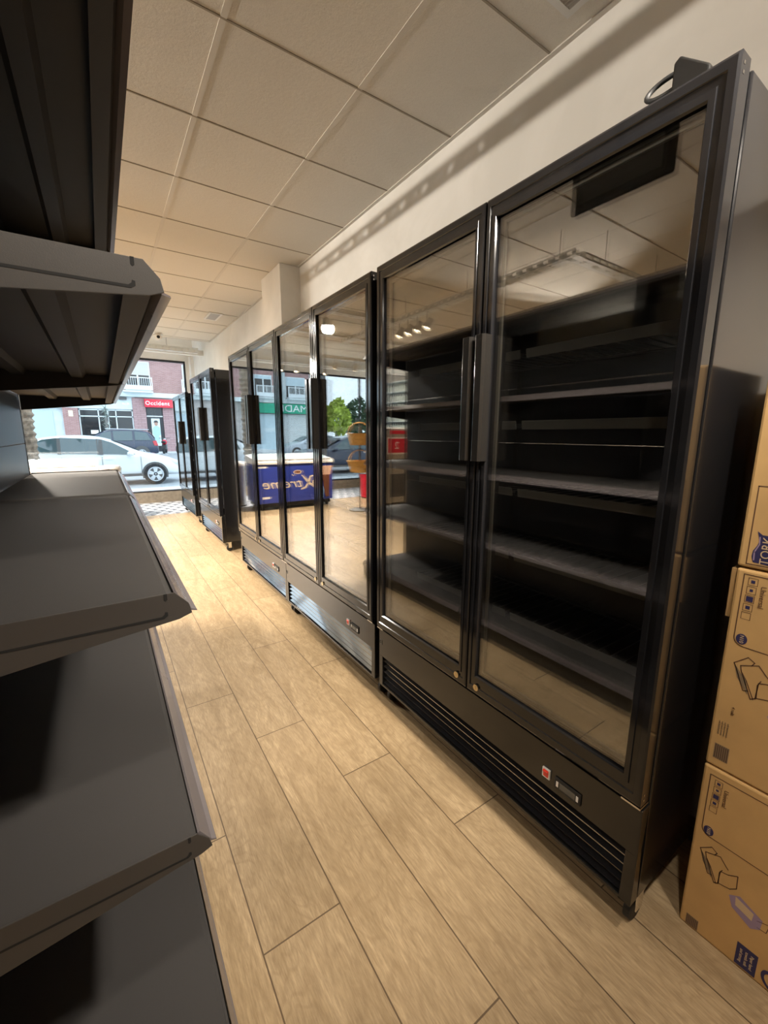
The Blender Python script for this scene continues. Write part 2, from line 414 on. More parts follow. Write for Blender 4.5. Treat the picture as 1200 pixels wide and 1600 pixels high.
g.box(XW - .022, XW, YB, YC, CEIL - .002, CEIL + .006)
g.box(XL, XW, YC - .03, YC, CEIL - .002, CEIL + .006)
struct(g.build('trim_2', 'tbar'), 'white main bars of the ceiling grid')
g = MB()
k = -7
while 1.3266 + .6 * k < YC:
    y = 1.3266 + .6 * k
    if y > YB: g.box(XL, XW - .022, y - .004, y + .004, CEIL + .001, CEIL + .006)
    k += 1
struct(g.build('trim_3', 'gap'), 'thin cross joints of the ceiling grid')
struct(MB().box(XW, XW + .12, YB, YE + .12, -0.12, CEIL2 + .1).build('wall_right', 'plaster'), 'white plastered wall behind the fridges')
struct(MB().box(XL - .12, XL, YB, YE + .12, -0.12, CEIL2 + .1).build('wall_left', 'plaster'), 'far side wall of the shop')
struct(MB().box(XL, XW, YB - .12, YB, -0.12, CEIL2 + .1).build('wall_back', 'plaster'), 'rear wall of the shop')
# front wall: low sill wall, lintel, jamb
g = MB(); g.box(-4.3, 1.60, YE - .02, YE + .14, 0, .215)
struct(g.build('wall_front', 'sillstone'), 'low brown stone wall under the shop window')
g = MB(); g.box(XL, XW, YE, YE + .12, 2.885, CEIL2); g.box(1.60, XW, YE, YE + .12, 0, 2.885); g.box(XL, -4.3, YE, YE + .12, 0, 2.885)
struct(g.build('wall_front', 'plaster'), 'white lintel and jambs around the shop window')
struct(MB().box(1.665, XW, YE - .22, YE, 0, 2.97).build('trim_4', 'plaster'), 'narrow white pilaster at the right end of the shop window')
struct(MB().box(XL, XW, YE - .16, YE, 3.12, CEIL2).build('trim_5', 'plaster'), 'white roller housing above the shop window')
wnd = struct(bpy.data.objects.new('window_1', None), 'wide shop window onto the street'); COL.objects.link(wnd)
g = MB(); y0, y1 = YE + .02, YE + .075
g.box(-4.3, 1.60, y0, y1, 2.845, 2.885); g.box(-4.3, 1.60, y0, y1, .215, .245); g.box(1.568, 1.60, y0, y1, .245, 2.845); g.box(-4.3, -4.27, y0, y1, .245, 2.845)
g.box(-3.60, -3.56, y0, y1, .245, 2.845)
g.build('window_frame', 'darkframe', wnd)
MB().box(-3.56, 1.568, YE + .042, YE + .052, .245, 2.845).build('pane', 'winglass', wnd)
MB().box(-4.27, -3.60, YE + .042, YE + .052, .245, 2.845).build('pane', 'winglass', wnd)
# pillar by the wall
struct(MB().box(1.53, XW, 4.04, 4.57, 0, CEIL).build('wall_pillar', 'plaster'), 'white square pillar standing out from the wall above the fridges')

# ================================================================== FRIDGES
def fridge(label, loc, W=1.295, D=0.60, top=2.14, detail=True, hand_rows=(1.335, 1.745)):
    """local x: 0 at the door front, + into the wall; y: 0 at the near end, W at the far end"""
    t = thing('display_fridge', label, 'fridge', loc, 0, 'black glass door fridges along the wall')
    zb, zd = .115, .45                        # underside of the cabinet, bottom of the doors
    bx = .058                                 # cabinet front
    # cabinet shell, open at the front above the machine compartment
    g = MB()
    g.box(bx, D, 0, .045, zb, top); g.box(bx, D, W - .045, W, zb, top)
    g.box(D - .045, D, .045, W - .045, zb, top); g.box(bx, D - .045, .045, W - .045, top - .05, top)
    g.box(bx, D - .045, .045, W - .045, zd - .03, zd + .045); g.box(bx, D - .045, .045, W - .045, zb, zb + .02)
    g.box(bx + .005, bx + .05, W / 2 - .02, W / 2 + .02, zd + .045, top - .05)
    g.build('cabinet', 'black', t, bevel=.004)
    # front machine panel
    p = MB(); p.box(.018, bx, 0, W, zd - .165, zd - .018); p.box(.018, bx, 0, .03, zb, zd - .165); p.box(.018, bx, W - .03, W, zb, zd - .165); p.box(.018, bx, .03, W - .03, zb, zb + .012)
    p.box(.05, bx, .03, W - .03, zb + .012, zd - .165)
    p.build('front_panel', 'blackfront', t, bevel=.002)
    zs = zd - .170; n = 5; st = (zs - zb - .012) / n
    for i in range(n):
        z1 = zs - i * st; z0 = z1 - st
        MB().prism([(.041, z1), (.046, z1 - .004), (.033, z0 + .008), (.026, z0 + .004), (.024, z0 + .010)], 'y', .03, W - .03).build('grille_slat', 'slat', t)
    # rocker switch and thermostat on the panel
    o = MB().box(.012, .018, .272, .300, .318, .352).build('switch', 'white', t, bevel=.001)
    MB().prism([(.012, .322), (.012, .348), (.006, .344), (.010, .335)], 'y', .277, .295).build('rocker', 'red', o)
    o = MB().box(.013, .018, .165, .255, .308, .348).build('thermostat', 'rubber', t, bevel=.002)
    MB().box(.0115, .013, .182, .236, .317, .338).build('display', 'lcd', o)
    for yy in (.176, .244): MB().box(.0115, .013, yy - .0035, yy + .0035, .318, .336).build('button', 'white', o)
    g = MB(); g.box(.0165, .018, W - .030, W - .006, .372, .3745); g.box(.0165, .018, W - .030, W - .006, .350, .3525); g.box(.0165, .018, W - .030, W - .0285, .350, .3745); g.box(.0165, .018, W - .0075, W - .006, .350, .3745); g.box(.0165, .018, W - .024, W - .012, .360, .3635)
    g.build('badge', 'rail', t)
    # doors
    for side in (0, 1):
        y0, y1 = (.002, W / 2 - .003) if side == 0 else (W / 2 + .003, W - .002)
        z0, z1 = zd, top + .012
        fw_h, fw_c, ft, fb = .052, .042, .062, .075
        a, b = (y0 + fw_h, y1 - fw_c) if side == 0 else (y0 + fw_c, y1 - fw_h)
        g = MB()
        # mitred frame: outer, stepped, inner rings
        rings = []
        for x, i in ((.046, 0.0), (.004, 0.0), (0.0, .10), (0.0, .38), (.004, .42), (.004, .66), (.0005, .70), (.0005, .94), (.006, 1.0), (.046, 1.0)):
            yl, yr = y0 + (a - y0) * i, y1 - (y1 - b) * i; zl, zh = z0 + fb * i, z1 - ft * i
            rings.append([(x, yl, zl), (x, yr, zl), (x, yr, zh), (x, yl, zh)])
        rings.append(rings[0]); g.grid(rings, True)
        d = g.build('door', 'blackdoor', t)
        for gx0 in (.012, .032): MB().box(gx0, gx0 + .004, a - .004, b + .004, z0 + fb - .004, z1 - ft + .004).build('glass_pane', 'doorglass', d)
        q = MB(); e = .010
        q.box(.037, .0455, a, a + e, z0 + fb, z1 - ft); q.box(.037, .0455, b - e, b, z0 + fb, z1 - ft); q.box(.037, .0455, a + e, b - e, z0 + fb, z0 + fb + e); q.box(.037, .0455, a + e, b - e, z1 - ft - e, z1 - ft)
        q.build('spacer_bar', 'gasket', d)
        yc = (y1 - .026) if side == 0 else (y0 + .026)
        hz0, hz1 = hand_rows
        MB().prism([(.002, yc - .020), (-.030, yc - .022), (-.038, yc - .014), (-.038, yc + .014), (-.030, yc + .022), (.002, yc + .020), (-.004, yc + .014), (-.026, yc + .015), (-.031, yc + .010), (-.031, yc - .010), (-.026, yc - .015), (-.004, yc - .014)], 'z', hz0, hz1).build('handle', 'handle', d, bevel=.001)
        yl = y1 - .05 if side == 0 else y0 + .05
        lk = MB().lathe([(.0125, -.003), (.0125, .002), (.010, .003), (.001, .003)], (0, yl, z0 + .030), 'x', 18)
        lk.box(-.0042, -.003, yl - .002, yl + .002, z0 + .024, z0 + .036)
        lk.build('lock', 'brass', d)
        yh = y0 if side == 0 else y1 - .05
        h = MB(); h.box(.004, .05, yh, yh + .05, z0 - .009, z0 - .004)
        h.rod((.024, yh + .025, z0 - .018), (.024, yh + .025, z0), .006)
        h.build('hinge', 'chrome', d)
        for dz in (.014, .030):
            yy = y0 - .0008 if side == 0 else y1
            for zz in (z0 + dz, z1 - dz - .006): MB().box(.014, .020, yy, yy + .0008, zz, zz + .006).build('screw', 'chrome', d)
    # shelves
    for side in (0, 1):
        y0, y1 = (.05, W / 2 - .01) if side == 0 else (W / 2 + .01, W - .05)
        for z in (.70, .95, 1.205, 1.46, 1.715):
            if z > top - .2: continue
            g = MB()
            g.rod((.235, y0, z), (.235, y1, z), .004, n=6); g.rod((D - .06, y0, z), (D - .06, y1, z), .004, n=6)
            for i in range(14):
                y = y0 + .01 + (y1 - y0 - .02) * i / 13; g.rod((.235, y, z + .004), (D - .06, y, z + .004), .0022, n=5)
            sh = g.build('shelf', 'blackin', t)
            MB().prism([(.224, z - .016), (.218, z + .014), (.222, z + .016), (.228, z - .014)], 'y', y0 + .004, y1 - .004).build('price_rail', 'rail', sh)
    # castors
    for cx, cy in ((.085, .024), (.085, W - .024), (D - .08, .024), (D - .08, W - .024)):
        c = MB(); c.box(cx - .03, cx + .03, cy - .022, cy + .022, zb - .006, zb); c.box(cx - .006, cx + .03, cy - .019, cy - .015, zb - .07, zb - .006); c.box(cx - .006, cx + .03, cy + .015, cy + .019, zb - .07, zb - .006)
        ct = c.build('castor', 'chrome', t)
        MB().lathe([(.030, -.012), (.038, -.009), (.038, .009), (.030, .012)], (cx + .012, cy, .0385), 'y', 20).build('wheel', 'rubber', ct, smooth=False)
    return t

XF = 1.09
f1 = fridge('black fridge beside the cardboard boxes, its dark shelves showing behind two glass doors', (XF, .405, 0))
f2 = fridge('second black fridge from the camera, its glass mirroring the blue freezer and green trees', (XF, 1.745, 0))
f3 = fridge('third black fridge, below the white pillar, mirroring the green shop sign', (XF, 3.045, 0), D=0.42)
f4 = fridge('fourth black fridge, set beyond a gap, with its black side panel in view', (XF, 5.17, 0))
f5 = fridge('lowest black fridge of the row, standing at the shop window end', (1.125, 7.13, 0), W=1.36, D=.56, top=2.03, hand_rows=(1.25, 1.62))
# hardware on top of the nearest fridge
g = MB(); g.prism([(.058, 2.10), (.128, 2.10), (.128, 2.205), (.116, 2.213), (.058, 2.165)], 'x', .006, .11)
o = g.build('junction_box', 'blackfront', f1, bevel=.004)
g = MB(); rows = []
for i in range(25):
    a = 2 * math.pi * i / 24; c = Vector((.030 + .010 * math.sin(a), .148 - .042 * math.cos(a), 2.185 + .022 * math.sin(a))); out = Vector((.2 * math.sin(a), -.042 * math.cos(a) / .04, .5 * math.sin(a))).normalized(); up = Vector((1, 0, -.4)).normalized()
    rows.append([c + (out * math.cos(b) + up * math.sin(b)) * .0055 for b in [2 * math.pi * k / 10 for k in range(10)]])
g.grid(rows, True); g.build('cable_loop', 'rubber', o, smooth=True)

# ================================================================== GONDOLA SHELVING
GY0, GL, GX = 0.72, 1.40, 0.098      # near end, bay length, front edge
BX = -0.40                            # back panel
gond = thing('gondola_shelving', 'charcoal metal gondola shelving unit with bare shelves facing the black fridges', 'shelving', (0, GY0, 0))
def gx(y): return y - GY0
for i in range(3):
    y = GY0 + GL * i - GY0
    p = MB(); p.box(BX - .06, BX - .004, y - .015, y + .015, 0, 2.2)
    o = p.build('upright_post', 'shelfend', gond, bevel=.002)
    s = MB()
    for k in range(42): s.box(BX - .0042, BX - .0036, y - .006, y - .002, .10 + .05 * k, .13 + .05 * k); s.box(BX - .0042, BX - .0036, y + .002, y + .006, .10 + .05 * k, .13 + .05 * k)
    s.build('slot_holes', 'slot', o)
for i in range(2):
    y0 = GL * i + .016; y1 = GL * (i + 1) - .016
    z = .14
    for h in (.42, .40, .40, .40, .42):
        MB().box(BX - .03, BX - .006, y0, y1, z + .0015, z + h - .0015).build('back_panel', 'panel', gond, bevel=.003)
        z += h
def bracket_pts(zt, tip, drop):
    """side plate outline in (x, z)"""
    return [(BX, zt), (tip - .024, zt), (tip - .004, zt - .022), (tip, zt - .040), (tip - .02, zt - .047), (tip - .10, zt - .056), (BX, zt - drop)]
LEV = ((2.145, GX + .004, .105), (1.668, GX, .10), (1.172, GX, .105), (.705, GX, .105))
for zt, tip, drop in LEV:
    for i in range(2):
        y0, y1 = GL * i + .004, GL * (i + 1) - .004
        g = MB()
        # folded sheet: top skin, front nose and under-return, drawn as a profile
        prof = [(BX + .004, zt - .006), (tip - .034, zt - .006), (tip - .024, zt - .014), (tip - .010, zt - .030), (tip - .016, zt - .041), (tip - .050, zt - .041), (tip - .050, zt - .035),
                (tip - .026, zt - .035), (tip - .020, zt - .030), (tip - .034, zt - .010), (BX + .004, zt - .010)]
        g.prism(prof, 'y', y0 + .003, y1 - .003)
        sh = g.build('shelf', 'shelf', gond)
        # stiffening channels under the deck
        for cx in (-.235, -.055):
            MB().prism([(cx - .030, zt - .0105), (cx - .018, zt - .026), (cx + .018, zt - .026), (cx + .030, zt - .0105)], 'y', y0 + .012, y1 - .012).build('stiffener', 'shelf', sh)
        for ye in (y0, y1 - .003):
            b = MB().prism(bracket_pts(zt, tip, drop), 'y', ye, ye + .003).build('bracket', 'shelfend', sh, bevel=.0006)
        # long pressed slot, tip notch and locating hole on the near bracket
        yb = y0 - .0005
        sl = MB(); sl.prism([(BX, zt - .037), (tip - .045, zt - .037), (tip - .041, zt - .034), (tip - .040, zt - .030), (tip - .036, zt - .031), (tip - .036, zt - .037), (tip - .042, zt - .041), (BX, zt - .041)], 'y', yb, yb + .0004)
        sl.prism([(tip - .040, zt + .0003), (tip - .035, zt + .0003), (tip - .035, zt - .010), (tip - .0375, zt - .012), (tip - .040, zt - .010)], 'y', yb, yb + .0004)
        sl.build('bracket_slot', 'slot', sh)
        # ticket strip along the nose
        MB().prism([(tip - .022, zt - .010), (tip - .002, zt - .040), (tip + .010, zt - .043), (tip + .009, zt - .040), (tip + .001, zt - .037), (tip - .018, zt - .008)], 'y', y0 + .012, y1 - .006).build('ticket_strip', 'strip', sh)
# base shelf with plinth
for i in range(2):
    y0, y1 = GL * i + .004, GL * (i + 1) - .004; tip = GX + .024; zt = .165
    g = MB(); g.prism([(BX + .004, zt - .006), (tip - .030, zt - .006), (tip - .022, zt - .010), (tip - .012, zt - .03), (tip - .012, zt - .055), (tip - .016, zt - .055), (tip - .016, zt - .012), (tip - .030, zt - .010), (BX + .004, zt - .010)], 'y', y0, y1)
    sh = g.build('base_shelf', 'shelf', gond)
    MB().prism([(tip - .012, zt - .012), (tip - .001, zt - .040), (tip + .003, zt - .045), (tip + .001, zt - .048), (tip - .011, zt - .045)], 'y', y0 + .004, y1 - .004).build('ticket_strip', 'strip', sh)
    MB().prism([(BX, 0), (tip - .05, 0), (tip - .03, .03), (tip - .018, zt - .02), (tip - .024, zt), (BX, zt)], 'y', y0, y0 + .003).build('end_plate', 'shelfend', sh)
    MB().box(tip - .022, tip - .018, y0 + .003, y1, 0.004, zt - .02).build('plinth', 'shelfend', sh)

# ================================================================== CARDBOARD BOXES
BXF, BYF = 1.30, .345          # printed face, far edge
def decal_poly(g, pts, eps=.0006):
    """pts: (d, z) with d = distance from the box's far edge towards the camera"""
    g.bm.faces.new([g.bm.verts.new((-eps, -d, z)) for d, z in pts])
def decal_line(g, pts, wd=.0022, eps=.0006):
    for (a, b), (c, d) in zip(pts, pts[1:]):
        v = Vector((c - a, d - b)); L = v.length
        if L < 1e-6: continue
        v /= L; n = Vector((-v.y, v.x)) * wd / 2; e = v * wd * .4
        decal_poly(g, [(a + n.x - e.x, b + n.y - e.y), (c + n.x + e.x, d + n.y + e.y), (c - n.x + e.x, d - n.y + e.y), (a - n.x - e.x, b - n.y - e.y)], eps)
def carton(label, z0, h, dx, dy, Lc=.40, Dp=.385):
    t = thing('cardboard_box', label, 'box', (BXF + dx, BYF + dy, z0), 0, 'stacked cardboard boxes')
    g = MB(); g.box(0, Dp, -Lc, 0, 0, h)
    g.build('carton_body', 'card', t, bevel=.006, seg=2)
    return t
def text_face(t, txt, d, z, size, material, up_dir, eps=.0007, **k):
    """up_dir 'far': text runs upwards; 'near': text runs downwards"""
    if up_dir == 'far': xa, ya = (0, 0, 1), (0, 1, 0)
    else: xa, ya = (0, 0, -1), (0, -1, 0)
    za = Vector(xa).cross(Vector(ya))
    return text_mesh(txt, 'printed_text', material, t, size, frame_mat((-eps, -d, z), xa, ya), extrude=.0002, **k)
def tissue(g, gf, d, z, s, flip=False):
    """folded hand-towel drawing"""
    k = -1 if flip else 1
    P = lambda u, v: (d + u * s * 1.0, z + v * s * k)
    decal_poly(gf, [P(0, .42), P(.12, 0), P(.42, -.42), P(.34, -.02)])
    decal_line(g, [P(0, .42), P(.30, .72), P(.46, .62), P(.40, .5)])
    decal_line(g, [P(0, .42), P(.06, .30), P(.30, -.34), P(.42, -.30)])
    decal_line(g, [P(.16, .40), P(.56, .58), P(.74, .36), P(.80, .30)])
    decal_line(g, [P(.16, .40), P(.20, .22), P(.50, -.52), P(.62, -.42), P(.60, -.02), P(.66, .14)])
    decal_line(g, [P(.20, .22), P(.34, .0), P(.56, -.50)])
    decal_line(g, [P(.60, -.46), P(.62, .06), P(.82, .12), P(1.06, .30), P(1.08, -.16), P(.92, -.34), P(.62, -.42)])
def oval(d, z, rd, rz, n=20): return [(d + rd * math.cos(2 * math.pi * i / n), z + rz * math.sin(2 * math.pi * i / n)) for i in range(n)]
def border(t, d0, top, bot, r, wd=.0022):
    g = MB(); arc = [(d0 + r - r * math.cos(a), bot + r - r * math.sin(a)) for a in [math.pi / 2 * i / 6 for i in range(7)]]
    decal_line(g, [(.385, top), (d0, top)] + arc + [(.385, bot)], wd); g.build('border_line', 'ink', t)
def icon(t, d, zt, s, k):
    g = MB(); decal_line(g, [(d, zt), (d + s, zt), (d + s, zt - s), (d, zt - s), (d, zt)], .0011)
    o = g.build('pictogram', 'ink', t)
    if k:
        g = MB(); decal_poly(g, [(d + k * s, zt - k * s), (d + s - k * s, zt - k * s), (d + s - k * s, zt - s + k * s), (d + k * s, zt - s + k * s)]); g.build('pictogram_fill', 'inkblue', o)
def icon_row(t, d, ztop, s):
    for i in range(5): icon(t, d - .0008 * i, ztop - i * s * 1.25, s, (.28, .32, .12, .26, 0)[i])
def towels(t, d, z, s):
    g = MB(); gg = MB(); tissue(g, gg, d, z, s); o = g.build('towel_drawing', 'ink', t); gg.build('towel_shading', 'inkgrey', o)
def barcode(t, d0, d1, z0, z1):
    g = MB(); decal_poly(g, [(d0, z1), (d1, z1), (d1, z0), (d0, z0)]); o = g.build('barcode', 'inkgrey', t); g = MB()
    for i in range(7):
        q = d0 + .003 + (d1 - d0 - .006) * i / 6; decal_line(g, [(q, z0 + .003), (q, z1 - .003)], .0020, .0009)
    g.build('barcode_bars', 'ink', o)
def badge(t, d, z):
    g = MB(); decal_poly(g, oval(d, z, .0115, .014), .0009); g.build('round_badge', 'inkblue', t); text_face(t, 'N10', d, z, .012, 'inkpale', 'near', .0012)
# lower box
b1 = carton('lowest cardboard box of the stack, standing on the floor, with a blue square label', 0, .535, 0, 0)
border(b1, .018, .512, .325, .02); icon_row(b1, .030, .503, .0165); badge(b1, .0335, .342); towels(b1, .022, .240, .082); barcode(b1, .016, .046, .006, .040)
text_face(b1, 'Universal', .056, .462, .014, 'ink', 'near', .0008)
g = MB(); decal_poly(g, [(.098, .195), (.108, .165), (.150, .142), (.168, .158), (.170, .188), (.120, .212)]); o = g.build('dispenser_drawing', 'inklilac', b1)
g = MB(); decal_poly(g, [(.112, .204), (.152, .190), (.150, .166), (.114, .178)], .0009); g.build('dispenser_front', 'inkpale', o)
g = MB(); decal_line(g, [(.160, .178), (.184, .190), (.180, .162), (.162, .160)], .0016); g.build('dispenser_sheet', 'ink', o)
g = MB(); decal_poly(g, [(.132, .078), (.176, .078), (.176, .008), (.132, .008)]); o = g.build('blue_label', 'inkblue', b1)
for i, s_ in enumerate(('Paper hand', 'towels soft', 'and strong')): text_face(o, s_, .165 - .011 * i, .043, .010, 'inkpale', 'near', .0012)
text_face(b1, 'Oto', .215, .060, .075, 'inkblue', 'far', .0008, shear=.25)
# middle box
b2 = carton('middle cardboard box of the stack, with pictogram squares and a round blue badge', .538, .560, .002, 0)
border(b2, .017, .548, .360, .02); icon_row(b2, .027, .541, .0180); badge(b2, .0325, .379); towels(b2, .026, .275, .086); barcode(b2, .015, .047, .026, .070)
text_face(b2, 'Universal', .057, .498, .015, 'ink', 'near', .0008)
text_face(b2, '4 rolls', .040, .178, .010, 'ink', 'near', .0008)
for i in range(4): text_face(b2, 'soft hand towels', .018 + .006 * i, .118, .0062, 'inkgrey', 'near', .0008)
g = MB(); decal_poly(g, [(.105, .205), (.118, .175), (.165, .155), (.178, .185), (.130, .225)]); g.build('dispenser_drawing', 'inklilac', b2)
g = MB(); g.prism([(.003, .556), (.05, .556), (.05, .41), (.008, .425)], 'y', .0005, .010); g.build('torn_flap', 'card2', b2)
# top box
b3 = carton('topmost cardboard box of the stack, with a pale brand name on a navy wave', 1.103, .50, .004, .002)
g = MB(); decal_line(g, [(.385, .203), (.018, .203), (.018, .010), (.385, .010)], .0022); g.build('border_line', 'ink', b3)
g = MB(); decal_poly(g, [(.030, .016), (.026, .030), (.027, .045), (.033, .058), (.036, .070), (.030, .094), (.040, .086), (.085, .086), (.085, .012)]); o = g.build('navy_wave', 'inkblue', b3)
g = MB(); decal_line(g, [(.031, .022), (.030, .042), (.037, .062), (.036, .080)], .0025, .0009); g.build('lilac_stripe', 'inklilac', o)
text_face(b3, 'TORK', .052, .048, .026, 'inkpale', 'far', .0012)

# ================================================================== CEILING HARDWARE
def tray(label, p0, p1, wdt=.10, h=.046, rods=(), top=CEIL):
    """perforated channel between two points (axis-aligned)"""
    p0, p1 = Vector(p0), Vector(p1); L = (p1 - p0).length
    ang = math.atan2(p1.y - p0.y, p1.x - p0.x)
    t = thing('cable_tray', label, 'cable tray', p0, ang, 'perforated cable trays under the ceiling')
    g = MB(); n = int(L / .10)
    for s in (-wdt / 2, wdt / 2 - .002):
        g.box(0, L, s, s + .002, 0, .013); g.box(0, L, s, s + .002, h - .012, h)
        for i in range(n + 1):
            x = L * i / n; g.box(max(0, x - .03), min(L, x + .03), s, s + .002, .013, h - .012)
    n2 = int(L / .15)
    g.box(0, L, -wdt / 2, -wdt / 2 + .03, 0, .002); g.box(0, L, wdt / 2 - .03, wdt / 2, 0, .002)
    for i in range(n2 + 1):
        x = L * i / n2; g.box(max(0, x - .055), min(L, x + .055), -wdt / 2 + .03, wdt / 2 - .03, 0, .002)
    g.build('channel', 'tray', t)
    for x in rods: MB().rod((x, wdt / 2 - .006, h - .01), (x, wdt / 2 - .006, top - p0.z - .002), .003, n=6).build('hanger_rod', 'wire', t)
    return t
TZ = 2.714
tray('perforated tray over the gondola shelving, running along the aisle', (-.85, 2.00, TZ), (-.85, 5.62, TZ), rods=(.2, 1.2, 2.2, 3.2))
tray('perforated tray running across the shop beyond the nearest ceiling corner', (-.90, 2.05, TZ), (-2.95, 2.05, TZ), rods=(.3, 1.1, 1.9))
tray('perforated tray on the far side of the ceiling loop', (-3.00, 2.00, TZ), (-3.00, 5.60, TZ), rods=(.2, 1.2, 2.2, 3.2))
tray('perforated tray crossing the shop at the far end of the gondola shelving', (.12, 5.55, TZ + .048), (-2.95, 5.55, TZ + .048), rods=(.3, 1.9))
tray('perforated tray halfway between the gondola shelving and the shop window', (-.60, 6.9, TZ), (-2.95, 6.9, TZ), rods=(.3, 1.9))
tray('added short perforated tray reaching from the loop to the aisle side of the gondola shelving', (.15, 4.35, TZ), (-.795, 4.35, TZ), rods=(.1, .7))  # added only to carry the extra aisle lamp
tray('white perforated tray running across under the ceiling edge by the shop window', (1.60, 8.45, 2.835), (-4.6, 8.45, 2.835), h=.085, rods=(.5, 2.0, 3.5, 5.0), top=CEIL2)
MB().box(-4.6, XW, 8.60, 8.72, 2.83, 2.92).build('tmp', 'plaster').name = 'trim_6'
struct(bpy.data.objects['trim_6'], 'painted beam behind the perforated tray')

def spot(label, pos, target, power, ang=100, group='track spotlights', blend=.6, rad=.05, stem=.13):
    pos = Vector(pos); d = (Vector(target) - pos).normalized()
    t = thing('track_spotlight', label, 'spotlight', pos, 0, group)
    q = d.to_track_quat('-Z', 'Y').to_matrix().to_4x4()
    h = MB().lathe([(.020, .085), (.034, .08), (.036, .03), (.042, -.035), (.039, -.035), (.034, -.012), (.001, -.012)], (0, 0, 0), 'z', 20)
    h = h.build('lamp_head', 'spotwhite', t, smooth=False); h.data.transform(q)
    l = MB().lathe([(.024, 0), (.024, .002)], (0, 0, -.020), 'z', 20).build('lens', 'lens', t); l.data.transform(q)
    MB().rod((0, 0, .03), (0, 0, stem), .008, n=8).build('stem', 'spotwhite', t)
    ld = bpy.data.lights.new('spot_lamp', 'SPOT'); ld.energy = power; ld.color = WARM; ld.spot_size = math.radians(ang); ld.spot_blend = blend; ld.shadow_soft_size = rad
    lo = bpy.data.objects.new('spot_lamp', ld); COL.objects.link(lo); lo.parent = t
    lo.matrix_local = Matrix.Translation(d * .05) @ q
    return t
SZ = TZ - .134
tray('perforated tray above the camera, running across the aisle', (1.2, -.12, TZ), (-2.0, -.12, TZ), rods=(.3, 1.6, 2.9))
G1 = 'spotlights above the camera end of the aisle'
for x, y, tx, ty, pw, an in ((.92, -.24, .75, .9, NEAR_W * .9, 120), (1.02, -.10, .66, 2.2, NEAR_W * 2.6, 66), (.85, .02, .72, 3.1, NEAR_W * 2.6, 56), (.10, -.2, .2, .9, NEAR_W * .7, 120)):
    spot('white spotlight hung above the camera end of the aisle', (x, y, SZ), (tx, ty, 0), pw, an, G1)
for x, tx, ty, tz in ((-1.0, .7, 5.4, 0), (-1.35, .6, 7.6, 0), (-1.75, -1.5, 7.2, 0), (-2.4, -3.7, 8.0, 1.5)):
    spot('white spotlight on the tray halfway to the shop window', (x, 6.9, TZ - .134), (tx, ty, tz), SPOT_W * 1.8, 120, 'spotlights halfway to the shop window')
spot('added white spotlight at the end of the short tray, brightening the aisle floor', (.06, 4.35, TZ - .134), (.68, 2.9, 0), SPOT_W * .55, 110, None)  # added lamp that brightens the middle of the aisle floor
for y, pw in ((3.25, WALL_W), (3.55, WALL_W * .5)):
    spot('white spotlight on the far side of the ceiling loop, aimed at the long wall', (-3.0, y, TZ - .064), (1.7, 1.55, 2.66), pw, 64, 'spotlights aimed at the long wall', rad=.018, stem=.063)
for x in (-.95, -1.25, -1.6, -1.9):
    spot('white spotlight on the tray near the shop window', (x, 8.45, 2.701), (x + .8, 7.7, 0), SPOT_W * 1.1, 120, 'spotlights near the shop window')
for y in (3.75, 3.92, 4.09, 4.26):
    spot('white spotlight in the row of four on the tray over the gondola shelving', (-.85, y, SZ), (.75, y + .55, .2), SPOT_W * .8, 90, 'spotlights in a row over the gondola shelving')
for x in (-1.6, -2.2, -2.8):
    spot('added white spotlight on the tray crossing the shop nearer the camera', (x, 2.05, SZ), (x - 1.2, 2.4, 0), SPOT_W, 125, 'added spotlights across the rear of the shop')  # added lamps, their bounce off the floor lifts the ceiling
t = thing('hanging_screen', 'flat black screen with rounded corners hanging from the ceiling over the gondola shelving', 'screen', (-.06, 1.31, CEIL))
g = MB(); g.box(-.03, .0, -.255, .255, -.375, -.135); g.build('housing', 'blackfront', t, bevel=.014, seg=3)
MB().box(.001, .003, -.205, .205, -.335, -.175).build('display', 'greydk', t, bevel=.0005)
MB().rod((-.015, 0, -.14), (-.015, 0, -.002), .016).build('ceiling_pole', 'blackfront', t)
# security camera, vent, fitting
t = thing('security_camera', 'small white dome security camera under the ceiling edge', 'camera', (.905, 7.80, CEIL))
MB().lathe([(.05, -.012), (.06, -.002)], (0, 0, 0), 'z', 24).build('mount', 'white', t)
MB().ell((0, 0, -.055), .058, .058, .055, 20, 12).build('dome', 'white', t, smooth=True)
MB().lathe([(.024, 0), (.022, -.006), (.001, -.006)], (.002, -.052, -.062), 'y', 18).build('lens', 'lensoff', t)
def vent(label, x0, x1, y0, y1):
    t = thing('ceiling_vent', label, 'vent', ((x0 + x1) / 2, (y0 + y1) / 2, CEIL), 0)
    a, b = (x1 - x0) / 2, (y1 - y0) / 2
    g = MB(); g.box(-a, a, -b, -b + .025, -.010, 0); g.box(-a, a, b - .025, b, -.010, 0); g.box(-a, -a + .025, -b + .025, b - .025, -.010, 0); g.box(a - .025, a, -b + .025, b - .025, -.010, 0)
    g.build('frame', 'white', t)
    MB().box(-a + .025, a - .025, -b + .025, b - .025, -.003, -.001).build('backing', 'greydk', t)
    n = 7
    for i in range(n):
        x = -a + .025 + (2 * a - .05) * (i + .5) / n
        MB().prism([(x - .008, -.004), (x - .005, -.004), (x + .008, -.010), (x + .005, -.010)], 'y', -b + .025, b - .025).build('slat', 'grey', t)
    return t
vent('small square white ceiling vent beyond the pillar', 1.33, 1.50, 6.08, 6.47)
vent('white vent grille above the nearest fridge, cut off by the top of the photo', 1.46, 1.62, .86, 1.19)

